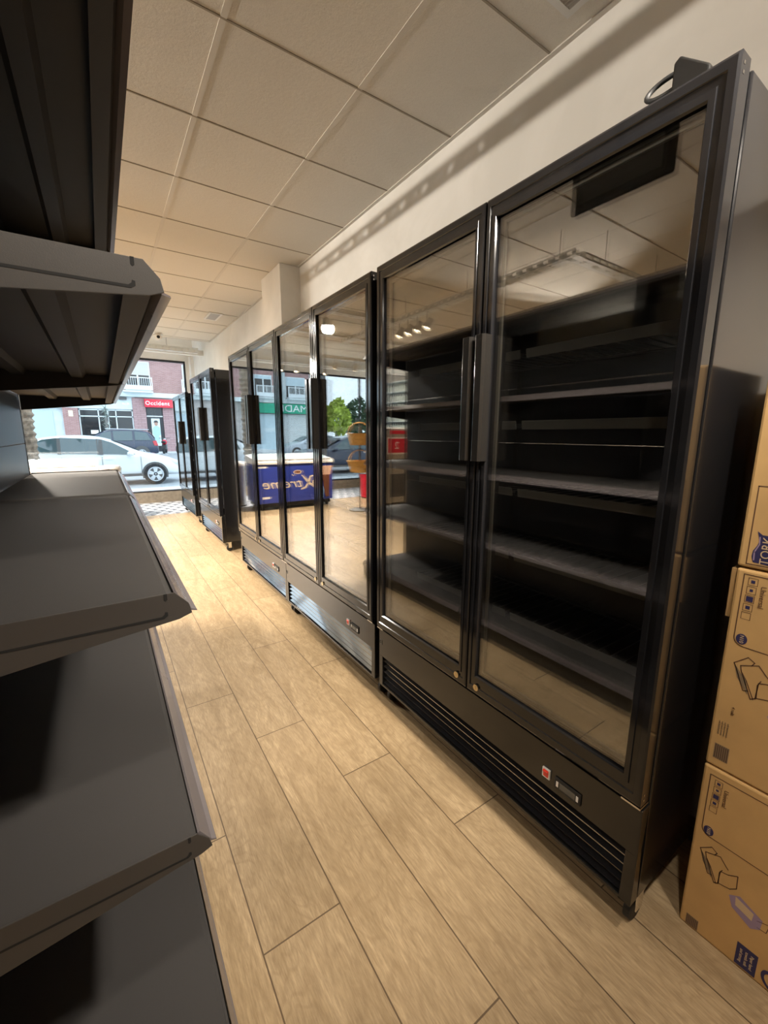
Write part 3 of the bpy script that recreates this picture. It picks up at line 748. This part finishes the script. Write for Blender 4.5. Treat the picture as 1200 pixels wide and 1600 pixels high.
# ================================================================== FRONT OF SHOP (seen directly and in the glass)
fz = thing('chest_freezer', 'blue chest freezer with white rim and cream lettering in front of the shop window', 'freezer', (-.85, 7.95, 0))
g = MB(); g.box(-.76, .76, -.34, .34, .13, .86); g.build('cabinet', 'blue', fz, bevel=.01)
g = MB(); g.box(-.72, .72, -.31, .31, .06, .13); g.build('plinth', 'bluedk', fz)
g = MB(); g.prism([(-.36, .86), (.36, .86), (.36, .985), (.31, 1.02), (-.31, .935), (-.36, .90)], 'x', -.775, .775); g.build('rim', 'white', fz, bevel=.006)
for a, b in ((-.73, -.02), (.02, .73)):
    g = MB(); g.prism([(-.315, .9405), (.30, 1.0245), (.30, 1.030), (-.315, .946)], 'x', a, b); ld = g.build('lid', 'lidglass', fz)
    g = MB(); g.prism([(-.325, .938), (-.300, .941), (-.300, .956), (-.325, .953)], 'x', a - .005, b + .005); g.build('lid_rail', 'white', ld)
for cx, cy in ((-.66, -.26), (.66, -.26), (-.66, .26), (.66, .26)):
    MB().lathe([(.026, -.012), (.031, -.009), (.031, .009), (.026, .012)], (cx, cy, .031), 'y', 14).build('castor', 'rubber', fz)
# lettering and pictures on the face (-y side)
FP = lambda x, z: frame_mat((x, -.3415, z), (1, 0, 0), (0, 0, 1))
text_mesh('e', 'lettering', 'cream', fz, .30, FP(-.43, .485), .001, .3, xscale=1.25)
g = MB()
def stroke(g, pts, w0):
    rows = []
    for i, (x, z) in enumerate(pts):
        a = pts[max(0, i - 1)]; b = pts[min(len(pts) - 1, i + 1)]
        v = Vector((b[0] - a[0], b[1] - a[1])).normalized(); n = Vector((-v.y, v.x)) * w0 * (.35 + .65 * math.sin(math.pi * (i + .5) / len(pts)))
        rows.append([(x + n.x, -.3422, z + n.y), (x - n.x, -.3422, z - n.y)])
    g.grid(rows)
stroke(g, [(-.36, .42), (-.28, .47), (-.19, .56), (-.10, .64)][::1] , .014); stroke(g, [(-.42, .43), (-.34, .40), (-.24, .47), (-.13, .60)], .010)
stroke(g, [(-.34, .62), (-.28, .60), (-.25, .50), (-.18, .40), (-.08, .36)], .020)
stroke(g, [(.05, .63), (.10, .66)], .008)
g.build('lettering', 'cream', fz)
text_mesh('treme', 'lettering', 'cream', fz, .25, FP(.26, .485), .001, .3, xscale=1.28)
g = MB(); 
ce = [(-.02 + .085 * math.cos(a), .70 + .038 * math.sin(a)) for a in [2 * math.pi * i / 24 for i in range(24)]]
g.bm.faces.new([g.bm.verts.new((x, -.3418, z)) for x, z in ce]); g.build('oval_emblem', 'cream', fz)
ce = [(-.02 + .068 * math.cos(a), .70 + .027 * math.sin(a)) for a in [2 * math.pi * i / 24 for i in range(24)]]
g = MB(); g.bm.faces.new([g.bm.verts.new((x, -.3422, z)) for x, z in ce]); g.build('oval_centre', 'choc', fz)
g = MB(); g.quad((-.70, -.3416, .62), (-.54, -.3416, .62), (-.60, -.3416, .18), (-.68, -.3416, .18)); g.build('cone_print', 'choc', fz)
g = MB(); g.quad((-.755, -.3418, .80), (-.50, -.3418, .80), (-.53, -.3418, .62), (-.71, -.3418, .62)); g.build('ice_cream_print', 'icecream', fz)
g = MB(); g.quad((-.60, -.3414, .36), (-.46, -.3414, .44), (-.42, -.3414, .16), (-.56, -.3414, .16)); g.build('light_beam_print', 'paleblue', fz)
g = MB(); g.quad((.54, -.3416, .26), (.68, -.3416, .26), (.68, -.3416, .22), (.54, -.3416, .22)); g.quad((.58, -.3416, .83), (.755, -.3416, .83), (.755, -.3416, .795), (.58, -.3416, .795)); g.build('white_label', 'signwhite', fz)
# litter bin
t = thing('waste_bin', 'cylindrical brushed steel bin beside the blue chest freezer', 'bin', (.06, 8.50, 0))
MB().lathe([(.17, 0), (.175, .03), (.175, .80), (.165, .80)], (0, 0, 0), 'z', 32).build('drum', 'steel', t, smooth=False)
MB().lathe([(.18, .80), (.182, .84), (.165, .875), (.10, .885), (.001, .885)], (0, 0, 0), 'z', 32).build('lid', 'white', t)
MB().lathe([(.178, 0), (.178, .025)], (0, 0, 0), 'z', 32).build('base_ring', 'rubber', t)
# basket stand
t = thing('basket_stand', 'tall stand holding two round wicker baskets before the shop window', 'display stand', (-1.75, 6.75, 0))
MB().rod((0, 0, .02), (0, 0, 1.62), .012).build('post', 'wire', t)
MB().lathe([(.20, 0), (.20, .015), (.02, .03)], (0, 0, 0), 'z', 24).build('foot', 'wire', t)
for z in (.72, 1.22):
    b = MB().lathe([(.02, 0), (.17, 0), (.23, .20), (.245, .20), (.245, .215), (.22, .215), (.16, .02), (.02, .02)], (0, 0, z), 'z', 28).build('basket', 'wicker', t)
    pts = [(.235 * math.cos(a), 0, z + .21 + .20 * math.sin(a)) for a in [math.pi * i / 12 for i in range(13)]]
    MB().tube(pts, .010, 6).build('basket_hoop', 'wicker', b)
t = thing('wire_bin', 'red wire dump bin standing beside the basket stand', 'display bin', (-2.72, 8.02, 0))
MB().lathe([(.17, .02), (.22, .55), (.21, .55), (.16, .03)], (0, 0, 0), 'z', 20).build('basket', 'signred', t)
MB().lathe([(.225, .55), (.225, .57), (.215, .57)], (0, 0, 0), 'z', 20).build('rim', 'steel', t)
# coffee machine cabinet
t = thing('vending_machine', 'grey vending machine with a red and white panel by the slatted wooden counter', 'machine', (-2.75, 7.25, 0))
MB().box(-.30, .30, -.30, .30, 0.02, 1.55).build('cabinet', 'grey', t, bevel=.03)
MB().box(-.25, .25, -.304, -.301, 1.02, 1.36).build('panel_border', 'signwhite', t)
p = MB().box(-.22, .22, -.308, -.305, 1.05, 1.33).build('red_panel', 'signred', t)
text_mesh('2', 'digit', 'signwhite', p, .20, frame_mat((.02, -.309, 1.19), (1, 0, 0), (0, 0, 1)), .001)
MB().box(-.18, .18, -.306, -.301, .15, .62).build('service_door', 'greydk', t, bevel=.002)
MB().box(-.18, .18, -.305, -.301, 1.42, 1.49).build('top_panel', 'signred', t)
MB().box(.301, .305, -.2, .2, .75, 1.35).build('side_panel', 'greydk', t, bevel=.001)
t = thing('wooden_counter', 'slatted brown wooden counter beside the grey vending machine', 'counter', (-3.62, 7.9, 0))
MB().box(-.30, .30, -1.2, 1.2, .0, .95).build('carcass', 'wood', t)
for i in range(16):
    y = -1.2 + .15 * i; MB().box(.301, .316, y + .004, y + .146, .02, .93).build('slat', 'wood', t)
MB().box(-.34, .36, -1.23, 1.23, .951, 1.0).build('worktop', 'white', t, bevel=.004)
t = thing('bottle_shelving', 'tall shelving full of bottles behind the wooden counter', 'shelving', (-4.30, 8.3, 0))
MB().box(-.02, .02, -1.15, 1.15, 0, 2.75).build('back_board', 'greydk', t)
for y in (-1.15, 1.12): MB().box(.021, .30, y, y + .03, 0, .999).build('side_board', 'greydk', t)
for i in range(8):
    z = 1.0 + .24 * i
    MB().box(.021, .30, -1.15, 1.15, z, z + .02).build('shelf_board', 'stone', t)
proto = None; names = []
for i in range(7):
    for j in range(22):
        z = 1.0205 + .24 * i; y = 8.3 - 1.07 + .102 * j
        if proto is None:
            o = MB().lathe([(.030, 0), (.034, .01), (.034, .12), (.013, .155), (.012, .195), (.001, .195)], (0, 0, 0), 'z', 10).build('bottle', 'bottle')
            tag(o, 'small bottle standing on the tall shelving behind the wooden counter', 'bottle', 'bottles on the tall shelving'); proto = o
        else:
            o = proto.copy(); COL.objects.link(o)
        o.location = (-4.13, y, z)

# ================================================================== STREET
GZ = -.11
struct(MB().box(-45, 40, YE + .14, 13.3, GZ - .2, GZ + .03).build('sidewalk', 'pave'), 'pale paved pavement outside the shop window')
struct(MB().box(-45, 40, 13.3, 33.0, GZ - .2, GZ).build('road', 'asphalt'), 'grey street outside the shop')
struct(MB().box(-45, 40, 33.0, 70, GZ - .2, GZ + .12).build('sidewalk', 'pave'), 'pavement on the far side of the street')

def car(label, loc, rz, paint, roofs, L=4.3, W=1.78, suv=False, group='parked cars'):
    t = thing('car', label, 'car', loc, rz, group)
    hw = W / 2
    # stations: x, belt z, roof z, half width factor, floor z
    body = []
    for x, zb, zr, wf, zf in roofs:
        w0 = hw * wf; in_b, in_r = .985, (.985 if zr - zb < .03 else .74 + .10 * (1 - min(1, (zr - zb) / .45)))
        half = [(w0 * .86, zf), (w0 * .98, zf + .10), (w0, zf + .28 * (zb - zf) / .7 + .05), (w0 * .995, zb - .12), (w0 * in_b * .985, zb), (w0 * (in_b + in_r) / 2 * .97, zb + .55 * (zr - zb)), (w0 * in_r * .95, zr - .045 * min(1, (zr - zb) / .2)), (w0 * in_r * .72, zr)]
        ring = [(x, -y, z) for y, z in half] + [(x, y, z) for y, z in half[::-1]]
        body.append(ring)
    g = MB(); V = g.grid(body, True); g.bm.faces.new(V[0][::-1]); g.bm.faces.new(V[-1])
    b = g.build('body', paint, t, smooth=True)
    sd = b.modifiers.new('smooth', 'SUBSURF'); sd.levels = 1; sd.render_levels = 2
    return t, body
def ring_pt(body, x, k):
    for a, b in zip(body, body[1:]):
        if a[0][0] <= x <= b[0][0]:
            f = (x - a[0][0]) / (b[0][0] - a[0][0]); p, q = Vector(a[k]), Vector(b[k]); return p + (q - p) * f
    return Vector(body[-1][k])
def side_glass(t, body, segs, material='carglass'):
    """segs: list of polygons [(x, f)] with f 0 = belt, 1 = roof edge, on both flanks"""
    for poly in segs:
        g = MB()
        for sgn in (-1, 1):
            pts = []
            for x, f in poly:
                k4, k5, k6 = (4, 5, 6) if sgn < 0 else (11, 10, 9)
                a, m_, c = ring_pt(body, x, k4), ring_pt(body, x, k5), ring_pt(body, x, k6)
                p = a + (m_ - a) * (f / .55) if f < .55 else m_ + (c - m_) * ((f - .55) / .45)
                pts.append(p + Vector((0, sgn * .03, .004)))
            g.bm.faces.new([g.bm.verts.new(p) for p in pts])
        g.build('side_window', material, t)
def cross_glass(t, body, x0, x1, name):
    g = MB(); rows = []
    for i in range(4):
        x = x0 + (x1 - x0) * i / 3
        a, b = ring_pt(body, x, 7), ring_pt(body, x, 8)
        n = Vector((.012 if name == 'windscreen' else -.012, 0, .012))
        rows.append([a + (b - a) * f + n for f in (-.12, .25, .5, .75, 1.12)])
    g.grid(rows); g.build(name, 'carglass', t)
def wheel(t, x, y, r, out):
    w_ = MB().lathe([(r * .70, -.09), (r * .95, -.09), (r, -.06), (r, .06), (r * .95, .09), (r * .70, .09)], (x, y, r), 'y', 32).build('wheel', 'tyre', t)
    yf = y + .092 * out
    MB().lathe([(r * .69, 0), (r * .69, .003)], (x, min(yf, yf - .003 * out), r), 'y', 28).build('wheel_well', 'greydk', w_)
    g = MB(); yo = yf + .010 * out
    circ = lambda q, yy: [(x + q * math.cos(2 * math.pi * i / 32), yy, r + q * math.sin(2 * math.pi * i / 32)) for i in range(32)]
    g.grid([circ(r * .70, yf), circ(r * .70, yo), circ(r * .60, yo), circ(r * .60, yf)], True)
    g.build('rim', 'alloy', w_)
    g = MB()
    for k in range(5):
        a = 2 * math.pi * k / 5 + .3; c, sn = math.cos(a), math.sin(a)
        q = [(x + u * c - v * sn, r + u * sn + v * c) for u, v in ((.02, -.035), (r * .62, -.062), (r * .62, .062), (.02, .035))]
        g.prism(q, 'y', min(yf, yo), max(yf, yo))
    g.lathe([(.05, 0), (.05, .012)], (x, min(yf, yo), r), 'y', 16)
    g.build('wheel_cover', 'alloy', w_)
def arch(t, x, y, r, out):
    g = MB(); pts = [(x + r * math.cos(a), r * .93 + r * math.sin(a)) for a in [math.pi * i / 18 - .12 * (1 if i < 9 else -1) * 0 for i in range(19)]]
    pts = [(x - r * .97, .20)] + pts[::-1] + [(x + r * .97, .20)]
    g.bm.faces.new([g.bm.verts.new((px, y, pz)) for px, pz in pts]); g.build('wheel_arch', 'greydk', t)

HATCH = [(-2.10, .60, .62, .80, .30), (-2.06, .80, .84, .90, .26), (-1.98, .93, 1.04, .94, .24), (-1.75, .965, 1.27, .97, .22), (-1.45, .955, 1.40, .99, .22), (-.95, .935, 1.475, 1.0, .22), (-.35, .915, 1.485, 1.0, .22), (.15, .90, 1.42, 1.0, .22),
         (.60, .89, 1.22, 1.0, .22), (1.02, .90, .985, .99, .22), (1.30, .90, .925, .98, .24), (1.65, .835, .85, .95, .24), (1.95, .72, .735, .88, .24), (2.10, .60, .61, .78, .25), (2.16, .50, .51, .66, .30)]
def hatch(label, loc, rz, paint):
    t, body = car(label, loc, rz, paint, HATCH)
    side_glass(t, body, [[(-1.62, .10), (-.98, .10), (-.98, .92), (-1.30, .92), (-1.52, .70)], [(-.90, .08), (-.08, .08), (-.02, .90), (-.90, .93)], [(.06, .08), (.86, .10), (.30, .86), (.06, .90)]])
    g = MB()
    for sgn in (-1, 1):
        for a, b in ((-.98, -.90), (-.08, .06)):
            pts = []
            for x, f in ((a, .05), (b, .05), (b, .93), (a, .93)):
                k4, k6 = (4, 6) if sgn < 0 else (11, 9)
                p = ring_pt(body, x, k4) * (1 - f) + ring_pt(body, x, k6) * f; pts.append(p + Vector((0, sgn * .036, 0)))
            g.bm.faces.new([g.bm.verts.new(p) for p in pts])
    g.build('pillar_trim', 'greydk', t)
    cross_glass(t, body, .30, .98, 'windscreen'); cross_glass(t, body, -1.96, -1.6, 'rear_window')
    for x in (-1.33, 1.33):
        for s in (-1, 1):
            wheel(t, x, s * .815, .315, s); arch(t, x, s * .893, .352, s)
    for s in (-1, 1):
        m = MB().ell((.72, s * .97, .945), .09, .11, .07, 12, 8).build('door_mirror', paint, t, smooth=True)
        MB().prism([(2.02, .58), (2.10, .60), (1.72, .80), (1.70, .72)], 'y', s * .58 if s > 0 else -.80, s * .80 if s > 0 else -.58).build('headlamp', 'lampclear', t)
        MB().prism([(-2.08, .75), (-1.98, .98), (-1.86, .96), (-2.0, .74)], 'y', s * .60 if s > 0 else -.86, s * .86 if s > 0 else -.60).build('tail_lamp', 'lampred', t)
        MB().box(-.86, .96, s * .885 - .006, s * .885 + .006, .27, .345).build('sill_moulding', 'greydk', t)
        MB().box(-.70, -.50, s * .90 - .012, s * .90 + .012, .80, .825).build('door_handle', paint, t)
        MB().box(.10, .30, s * .90 - .012, s * .90 + .012, .785, .81).build('door_handle', paint, t)
        for x in (-.90, .02, .98): MB().box(x - .005, x + .005, s * .892 - .004, s * .892 + .004, .36, .86).build('door_seam', 'greydk', t)
    return t
hatch('white hatchback parked right outside the shop window', (-.05, 15.35, GZ), 0, 'carwhite')
hatch('dark blue car parked at the kerb beyond the blue chest freezer', (-5.9, 15.3, GZ), 0, 'carblue')
hatch('silver car parked across the street before the green shop sign', (-9.5, 26.5, GZ), 0, 'carsilver')
SUV = [(-2.35, .62, .64, .84, .34), (-2.30, .86, .90, .92, .30), (-2.20, 1.02, 1.20, .96, .28), (-2.0, 1.05, 1.55, .98, .26), (-1.7, 1.045, 1.70, .99, .26), (-1.1, 1.03, 1.76, 1.0, .26), (-.2, 1.02, 1.77, 1.0, .26), (.4, 1.01, 1.70, 1.0, .26),
       (.9, 1.01, 1.42, 1.0, .26), (1.3, 1.03, 1.12, .99, .26), (1.7, 1.0, 1.02, .97, .28), (2.1, .88, .89, .92, .28), (2.3, .70, .71, .80, .30)]
t, body = car('dark blue people carrier parked across the street behind the white car', (.55, 29.9, GZ), math.pi, 'carblue', SUV)
side_glass(t, body, [[(-1.95, .12), (-1.12, .12), (-1.12, .88), (-1.75, .86)], [(-1.0, .10), (-.05, .10), (-.05, .90), (-1.0, .90)], [(.05, .10), (.95, .12), (.45, .86), (.05, .90)]])
cross_glass(t, body, .42, 1.25, 'windscreen'); cross_glass(t, body, -2.2, -1.9, 'rear_window')
for x in (-1.42, 1.42):
    for s in (-1, 1): wheel(t, x, s * .80, .34, s); arch(t, x, s * .894, .41, s)
for s in (-1, 1):
    MB().prism([(-2.31, .78), (-2.22, 1.10), (-2.02, 1.06), (-2.10, .80)], 'y', s * .62 if s > 0 else -.89, s * .89 if s > 0 else -.62).build('tail_lamp', 'lampred', t)
    MB().rod((-1.9, s * .62, 1.74), (.3, s * .62, 1.78), .02).build('roof_rail', 'alloy', t)
    MB().ell((.95, s * .99, 1.06), .10, .12, .09, 12, 8).build('door_mirror', 'carblue', t, smooth=True)
# motorbikes by the red sign
def moto(label, loc, rz):
    t = thing('motorcycle', label, 'motorcycle', loc, rz, 'parked motorcycles')
    for x in (-.65, .65): MB().lathe([(.19, -.06), (.29, -.06), (.31, 0), (.29, .06), (.19, .06)], (x, 0, .31), 'y', 22).build('wheel', 'tyre', t)
    MB().ell((.05, 0, .78), .34, .17, .18, 14, 8).build('fuel_tank', 'signred', t, smooth=True)
    MB().ell((-.45, 0, .80), .42, .15, .09, 14, 8).build('seat', 'rubber', t, smooth=True)
    MB().box(-.30, .28, -.15, .15, .28, .62).build('engine', 'greydk', t, bevel=.04)
    MB().rod((.65, .09, .31), (.42, .09, 1.02), .022).rod((.65, -.09, .31), (.42, -.09, 1.02), .022).build('fork', 'chrome', t)
    MB().rod((.40, -.36, 1.06), (.40, .36, 1.06), .018).build('handlebar', 'greydk', t)
    MB().ell((.55, 0, .95), .12, .10, .11, 12, 8).build('headlamp', 'lampclear', t, smooth=True)
    MB().rod((-.65, .1, .31), (-.2, .1, .42), .025).rod((-.65, -.1, .31), (-.2, -.1, .42), .025).build('swing_arm', 'greydk', t)
moto('red motorcycle parked below the red shop sign', (4.75, 33.4, GZ + .12), 1.1)
moto('red motorcycle parked straight before the dark office door', (3.7, 33.6, GZ + .12), 1.35)

# ---------------------------------------------------------- facing building
BY = 37.0
bl = thing('building', 'brick and white building across the street with shops below and flats above', 'building', (0, BY, GZ + .12))
def bbox(name, m_, x0, x1, z0, z1, y0=0.0, y1=.3, parent=None, bevel=0):
    return MB().box(x0, x1, y0, y1, z0, z1).build(name, m_, parent or bl, bevel=bevel)
bbox('wall', 'brick', -14.2, 14, 4.05, 13, .12, .5)
bbox('wall', 'stone2', -14.2, -4.2, 0, 4.05, .12, .5)
bbox('wall', 'stone', -4.2, 14, 0, 4.05, .25, .5)
MB().box(-14.5, -14.2, .12, 12, 0, 13).build('side_wall', 'stone2', bl)
bbox('cornice', 'stone', -14.3, 14, 4.05, 4.38, -.35, .12)
bbox('fascia', 'stone', -4.0, 2.35, 3.13, 4.05, -.02, .25)
bbox('brick_pier', 'brick', -2.04, -1.16, 0, 3.15, -.05, .25)
bbox('brick_pier', 'brickp', 2.17, 3.02, 0, 4.0, -.08, .25)
bbox('brick_pier', 'brickp', 4.16, 4.98, 0, 3.35, -.08, .25)
bbox('wall_panel', 'curtain', -3.7, -2.6, .7, 2.9, .18, .26); bbox('wall_panel', 'curtain', 5.3, 8.6, .6, 3.0, .18, .26)
sw = bbox('shop_window', 'shopglass', -1.14, 2.15, .35, 3.08, .12, .2)
g = MB()
for x in (-1.14, -.02, .55, 1.05, 2.09): g.box(x, x + .07, .06, .12, .35, 3.08)
g.box(-1.14, 2.16, .06, .12, 2.56, 2.63); g.box(-1.14, 2.16, .06, .12, 3.02, 3.10)
g.build('mullions', 'railing', sw)
MB().box(-.55, -.1, .10, .118, 1.35, 1.62).build('paper_notice', 'signwhite', sw)
bbox('wall_lamp', 'greydk', 1.35, 1.85, 3.82, 4.0, -.25, -.02, bevel=.03)
bbox('plaque', 'cream', -1.72, -1.46, 2.55, 2.95, -.07, -.05)
dr = bbox('entrance_door', 'darkframe', 3.04, 4.14, 0, 3.3, .05, .15)
MB().box(3.10, 4.08, .03, .05, 2.72, 3.26).build('fanlight', 'shopglass', dr); MB().box(3.04, 4.14, .02, .05, 2.64, 2.72).build('transom', 'railing', dr)
# poster of a person in a pale shirt
MB().box(3.32, 3.90, .02, .045, .45, 2.52).build('poster', 'postbg', dr)
po = MB(); Y_ = .012
def disc(g, cx, cz, rx, rz, n=20): g.bm.faces.new([g.bm.verts.new((cx + rx * math.cos(2 * math.pi * i / n), Y_, cz + rz * math.sin(2 * math.pi * i / n))) for i in range(n)])
disc(po, 3.63, 2.13, .12, .17); po.build('printed_face', 'skin', dr)
Y_ = .010; po = MB(); po.bm.faces.new([po.bm.verts.new((3.63 + a, Y_, 2.13 + b)) for a, b in ((-.14, .02), (-.10, .11), (0, .08), (.10, .11), (.14, .02), (.15, .14), (.08, .23), (-.06, .24), (-.15, .15))]); po.build('printed_hair', 'hair', dr)
Y_ = .013; po = MB(); po.bm.faces.new([po.bm.verts.new((3.62 + a, Y_, 1.2 + b)) for a, b in ((-.06, .76), (.08, .76), (.24, .62), (.28, .10), (.16, .05), (.20, -.55), (-.22, -.55), (-.18, .05), (-.27, .15), (-.22, .62))]); po.build('printed_shirt', 'shirt', dr)
# flats above
def flat(x0, x1, z0, z1, shut=.45, rail=True, m_='shutter'):
    f = bbox('window', 'railing', x0 - .08, x1 + .08, z0, z1 + .08, .04, .125)
    zs = z1 - (z1 - z0) * shut
    MB().box(x0, x1, .02, .045, z0 + .06, zs).build('pane', 'shopglass', f)
    MB().box(x0, x1, .0, .04, zs, z1).build('roller_shutter', m_, f)
    MB().box((x0 + x1) / 2 - .05, (x0 + x1) / 2 + .05, -.005, .02, z0, zs).build('window_stile', 'railing', f)
    if rail:
        b = bbox('balcony', 'stone', x0 - .30, x1 + .12, z0 - .20, z0 - .08, -.75, .12)
        g = MB(); g.box(x0 - .30, x1 + .12, -.75, -.71, z0 + .82, z0 + .88); g.box(x0 - .30, x1 + .12, -.75, -.71, z0 - .02, z0 + .03)
        n = int((x1 - x0 + .42) / .13)
        for i in range(n + 1):
            x = x0 - .30 + (x1 - x0 + .40) * i / n; g.box(x, x + .025, -.745, -.715, z0 + .03, z0 + .84)
        for xx in (x0 - .30, (x0 + x1) / 2 - .1, x1 + .06): g.box(xx, xx + .06, -.76, -.70, z0 - .02, z0 + .9)
        g.box(x0 - .30, x1 + .12, -.735, -.725, z0 - .02, z0 + .30)
        g.build('balcony_railing', 'railing', b)
flat(1.95, 3.45, 4.55, 6.55); flat(5.85, 7.4, 4.55, 6.55, .5); flat(-1.9, -.3, 4.55, 6.55); flat(-6.0, -4.4, 4.55, 6.55, .2)
flat(-10.6, -9.2, 4.55, 6.3, .15, True, 'curtain'); flat(-13.7, -12.0, 4.55, 6.3, .4, True, 'curtain')
for z in (7.75, 10.6):
    for x in (-13.6, -10.5, -6.0, -1.9, 1.95, 5.85): flat(x, x + 1.5, z, z + 2.0, .5, True)
bbox('stone_band', 'stone', -14.25, 14, 7.15, 7.4, -.2, .12)
bbox('stone_band', 'stone', -11.9, -10.9, 4.38, 7.2, .02, .12)
bbox('shop_shutter', 'railing', -13.8, -11.4, 0, 3.1, .02, .12); bbox('shop_window', 'curtain', -11.2, -8.2, 0, 3.1, .02, .12)
g = MB()
for i in range(24): g.box(-13.8, -11.4, .005, .02, .1 + .125 * i, .13 + .125 * i)
g.build('shutter_ribs', 'grey', bl)
sg = thing('shop_sign', 'long green shop sign with pale letters seen mirrored in the third fridge', 'sign', (0, BY - .36, GZ + .12))
MB().box(-14.1, -8.0, 0, .3, 3.17, 4.0).build('sign_board', 'green', sg)
text_mesh('MADI', 'sign_lettering', 'signwhite', sg, .85, frame_mat((-12.6, -.004, 3.58), (1, 0, 0), (0, 0, 1)), .004, xscale=1.2)
sg = thing('shop_sign', 'red shop sign with white lettering above the dark office door', 'sign', (0, BY - .36, GZ + .12))
MB().box(2.96, 4.90, 0, .2, 3.33, 3.93).build('sign_board', 'signred', sg, bevel=.01)
text_mesh('Occident', 'sign_lettering', 'signwhite', sg, .40, frame_mat((3.82, -.004, 3.62), (1, 0, 0), (0, 0, 1)), .012, xscale=.98, spacing=1.12, bold=.004)

# ---------------------------------------------------------- trees
def palm(label, loc, h, r, fr=True):
    t = thing('palm_tree', label, 'tree', loc)
    rows = []; rnd = random.Random(3)
    n = int(h / .07)
    for i in range(n + 1):
        z = h * i / n; k = 1 + (.14 if i % 2 else -.06)
        rows.append([(r * k * (1 + rnd.uniform(-.13, .13)) * math.cos(2 * math.pi * j / 18), r * k * (1 + rnd.uniform(-.13, .13)) * math.sin(2 * math.pi * j / 18), z) for j in range(18)])
    g = MB(); g.grid(rows, True); g.build('trunk', 'bark', t)
    for i in range(22):
        a = 2.4 * i; up = .2 + .6 * rnd.random(); g = MB(); L = 1.3; rows = []
        for s in range(8):
            f = s / 7; rr = L * f; zz = h + up * L * f * 1.2 - 1.5 * f * f; wv = .34 * math.sin(math.pi * min(1, f * .9 + .1)) + .02
            c, sn = math.cos(a), math.sin(a)
            rows.append([(rr * c - wv * sn, rr * sn + wv * c, zz - .12), (rr * c, rr * sn, zz), (rr * c + wv * sn, rr * sn - wv * c, zz - .12)])
        g.grid(rows); g.build('frond', 'frond', t)
palm('shaggy brown palm on the pavement beside the tail of the white hatchback', (-1.42, 12.6, GZ + .03), 6.0, .165)
t = thing('yucca', 'silvery spiky yucca standing before the dark shop front across the street', 'plant', (.42, 33.8, GZ + .12))
MB().rod((0, 0, 0), (0, 0, 2.4), .12, .10).build('stem', 'trunk', t)
rnd = random.Random(5); g = MB()
for i in range(170):
    a = rnd.uniform(0, 6.28); el = rnd.uniform(-.9, 1.2); L = rnd.uniform(.35, .62); z = rnd.uniform(1.6, 3.1)
    d = Vector((math.cos(a) * math.cos(el), math.sin(a) * math.cos(el), math.sin(el))); sd = d.cross(Vector((0, 0, 1))).normalized() * .035
    p = Vector((0, 0, z)); q = p + d * L; g.bm.faces.new([g.bm.verts.new(p + sd), g.bm.verts.new(p - sd), g.bm.verts.new(q)])
g.build('leaves', 'silver', t)
def leaves(t, c, rxy, rz, n, size, leaf, rnd):
    g = MB()
    for i in range(n):
        d = Vector((rnd.gauss(0, 1), rnd.gauss(0, 1), rnd.gauss(0, 1))).normalized(); k = rnd.uniform(.45, 1.0) ** .6 * (1 + .15 * math.sin(5 * d.x + 3 * d.z))
        p = Vector((c[0] + d.x * rxy * k, c[1] + d.y * rxy * k, c[2] + d.z * rz * k))
        u = Vector((rnd.gauss(0, 1), rnd.gauss(0, 1), rnd.gauss(0, 1))).normalized(); v = u.orthogonal().normalized(); q = size * rnd.uniform(.6, 1.2)
        g.bm.faces.new([g.bm.verts.new(p + u * q), g.bm.verts.new(p + v * q * .55), g.bm.verts.new(p - u * q), g.bm.verts.new(p - v * q * .55)])
    g.build('crown', leaf, t)
def tree(label, loc, h, cr, leaf, group=None, seed=1, base=.5):
    t = thing('tree', label, 'tree', loc, 0, group); rnd = random.Random(seed)
    MB().rod((0, 0, 0), (0, 0, h * .7), .17, .12).build('trunk', 'trunk', t)
    leaves(t, (0, 0, h * (base + 1) / 2), cr, h * (1 - base) / 2, 900, .26, leaf, rnd)
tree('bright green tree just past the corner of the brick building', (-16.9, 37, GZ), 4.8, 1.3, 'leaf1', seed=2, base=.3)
tree('dark green tree, the nearer of the pair beyond the bright green one', (-20.6, 39.5, GZ), 5.2, 1.7, 'leaf2', 'dark trees down the street', 3, .25)
tree('dark green tree, the farther of the pair beyond the bright green one', (-25.0, 42, GZ), 5.0, 1.9, 'leaf2', 'dark trees down the street', 4, .25)
t = thing('street_tree', 'slender grey street tree on the pavement in front of the dark blue car', 'tree', (-3.85, 12.6, GZ + .03))
MB().rod((0, 0, 0), (0, 0, 5.0), .10, .08).build('trunk', 'trunk', t)
leaves(t, (0, 0, 5.4), .85, .9, 420, .16, 'leaf2', random.Random(9))
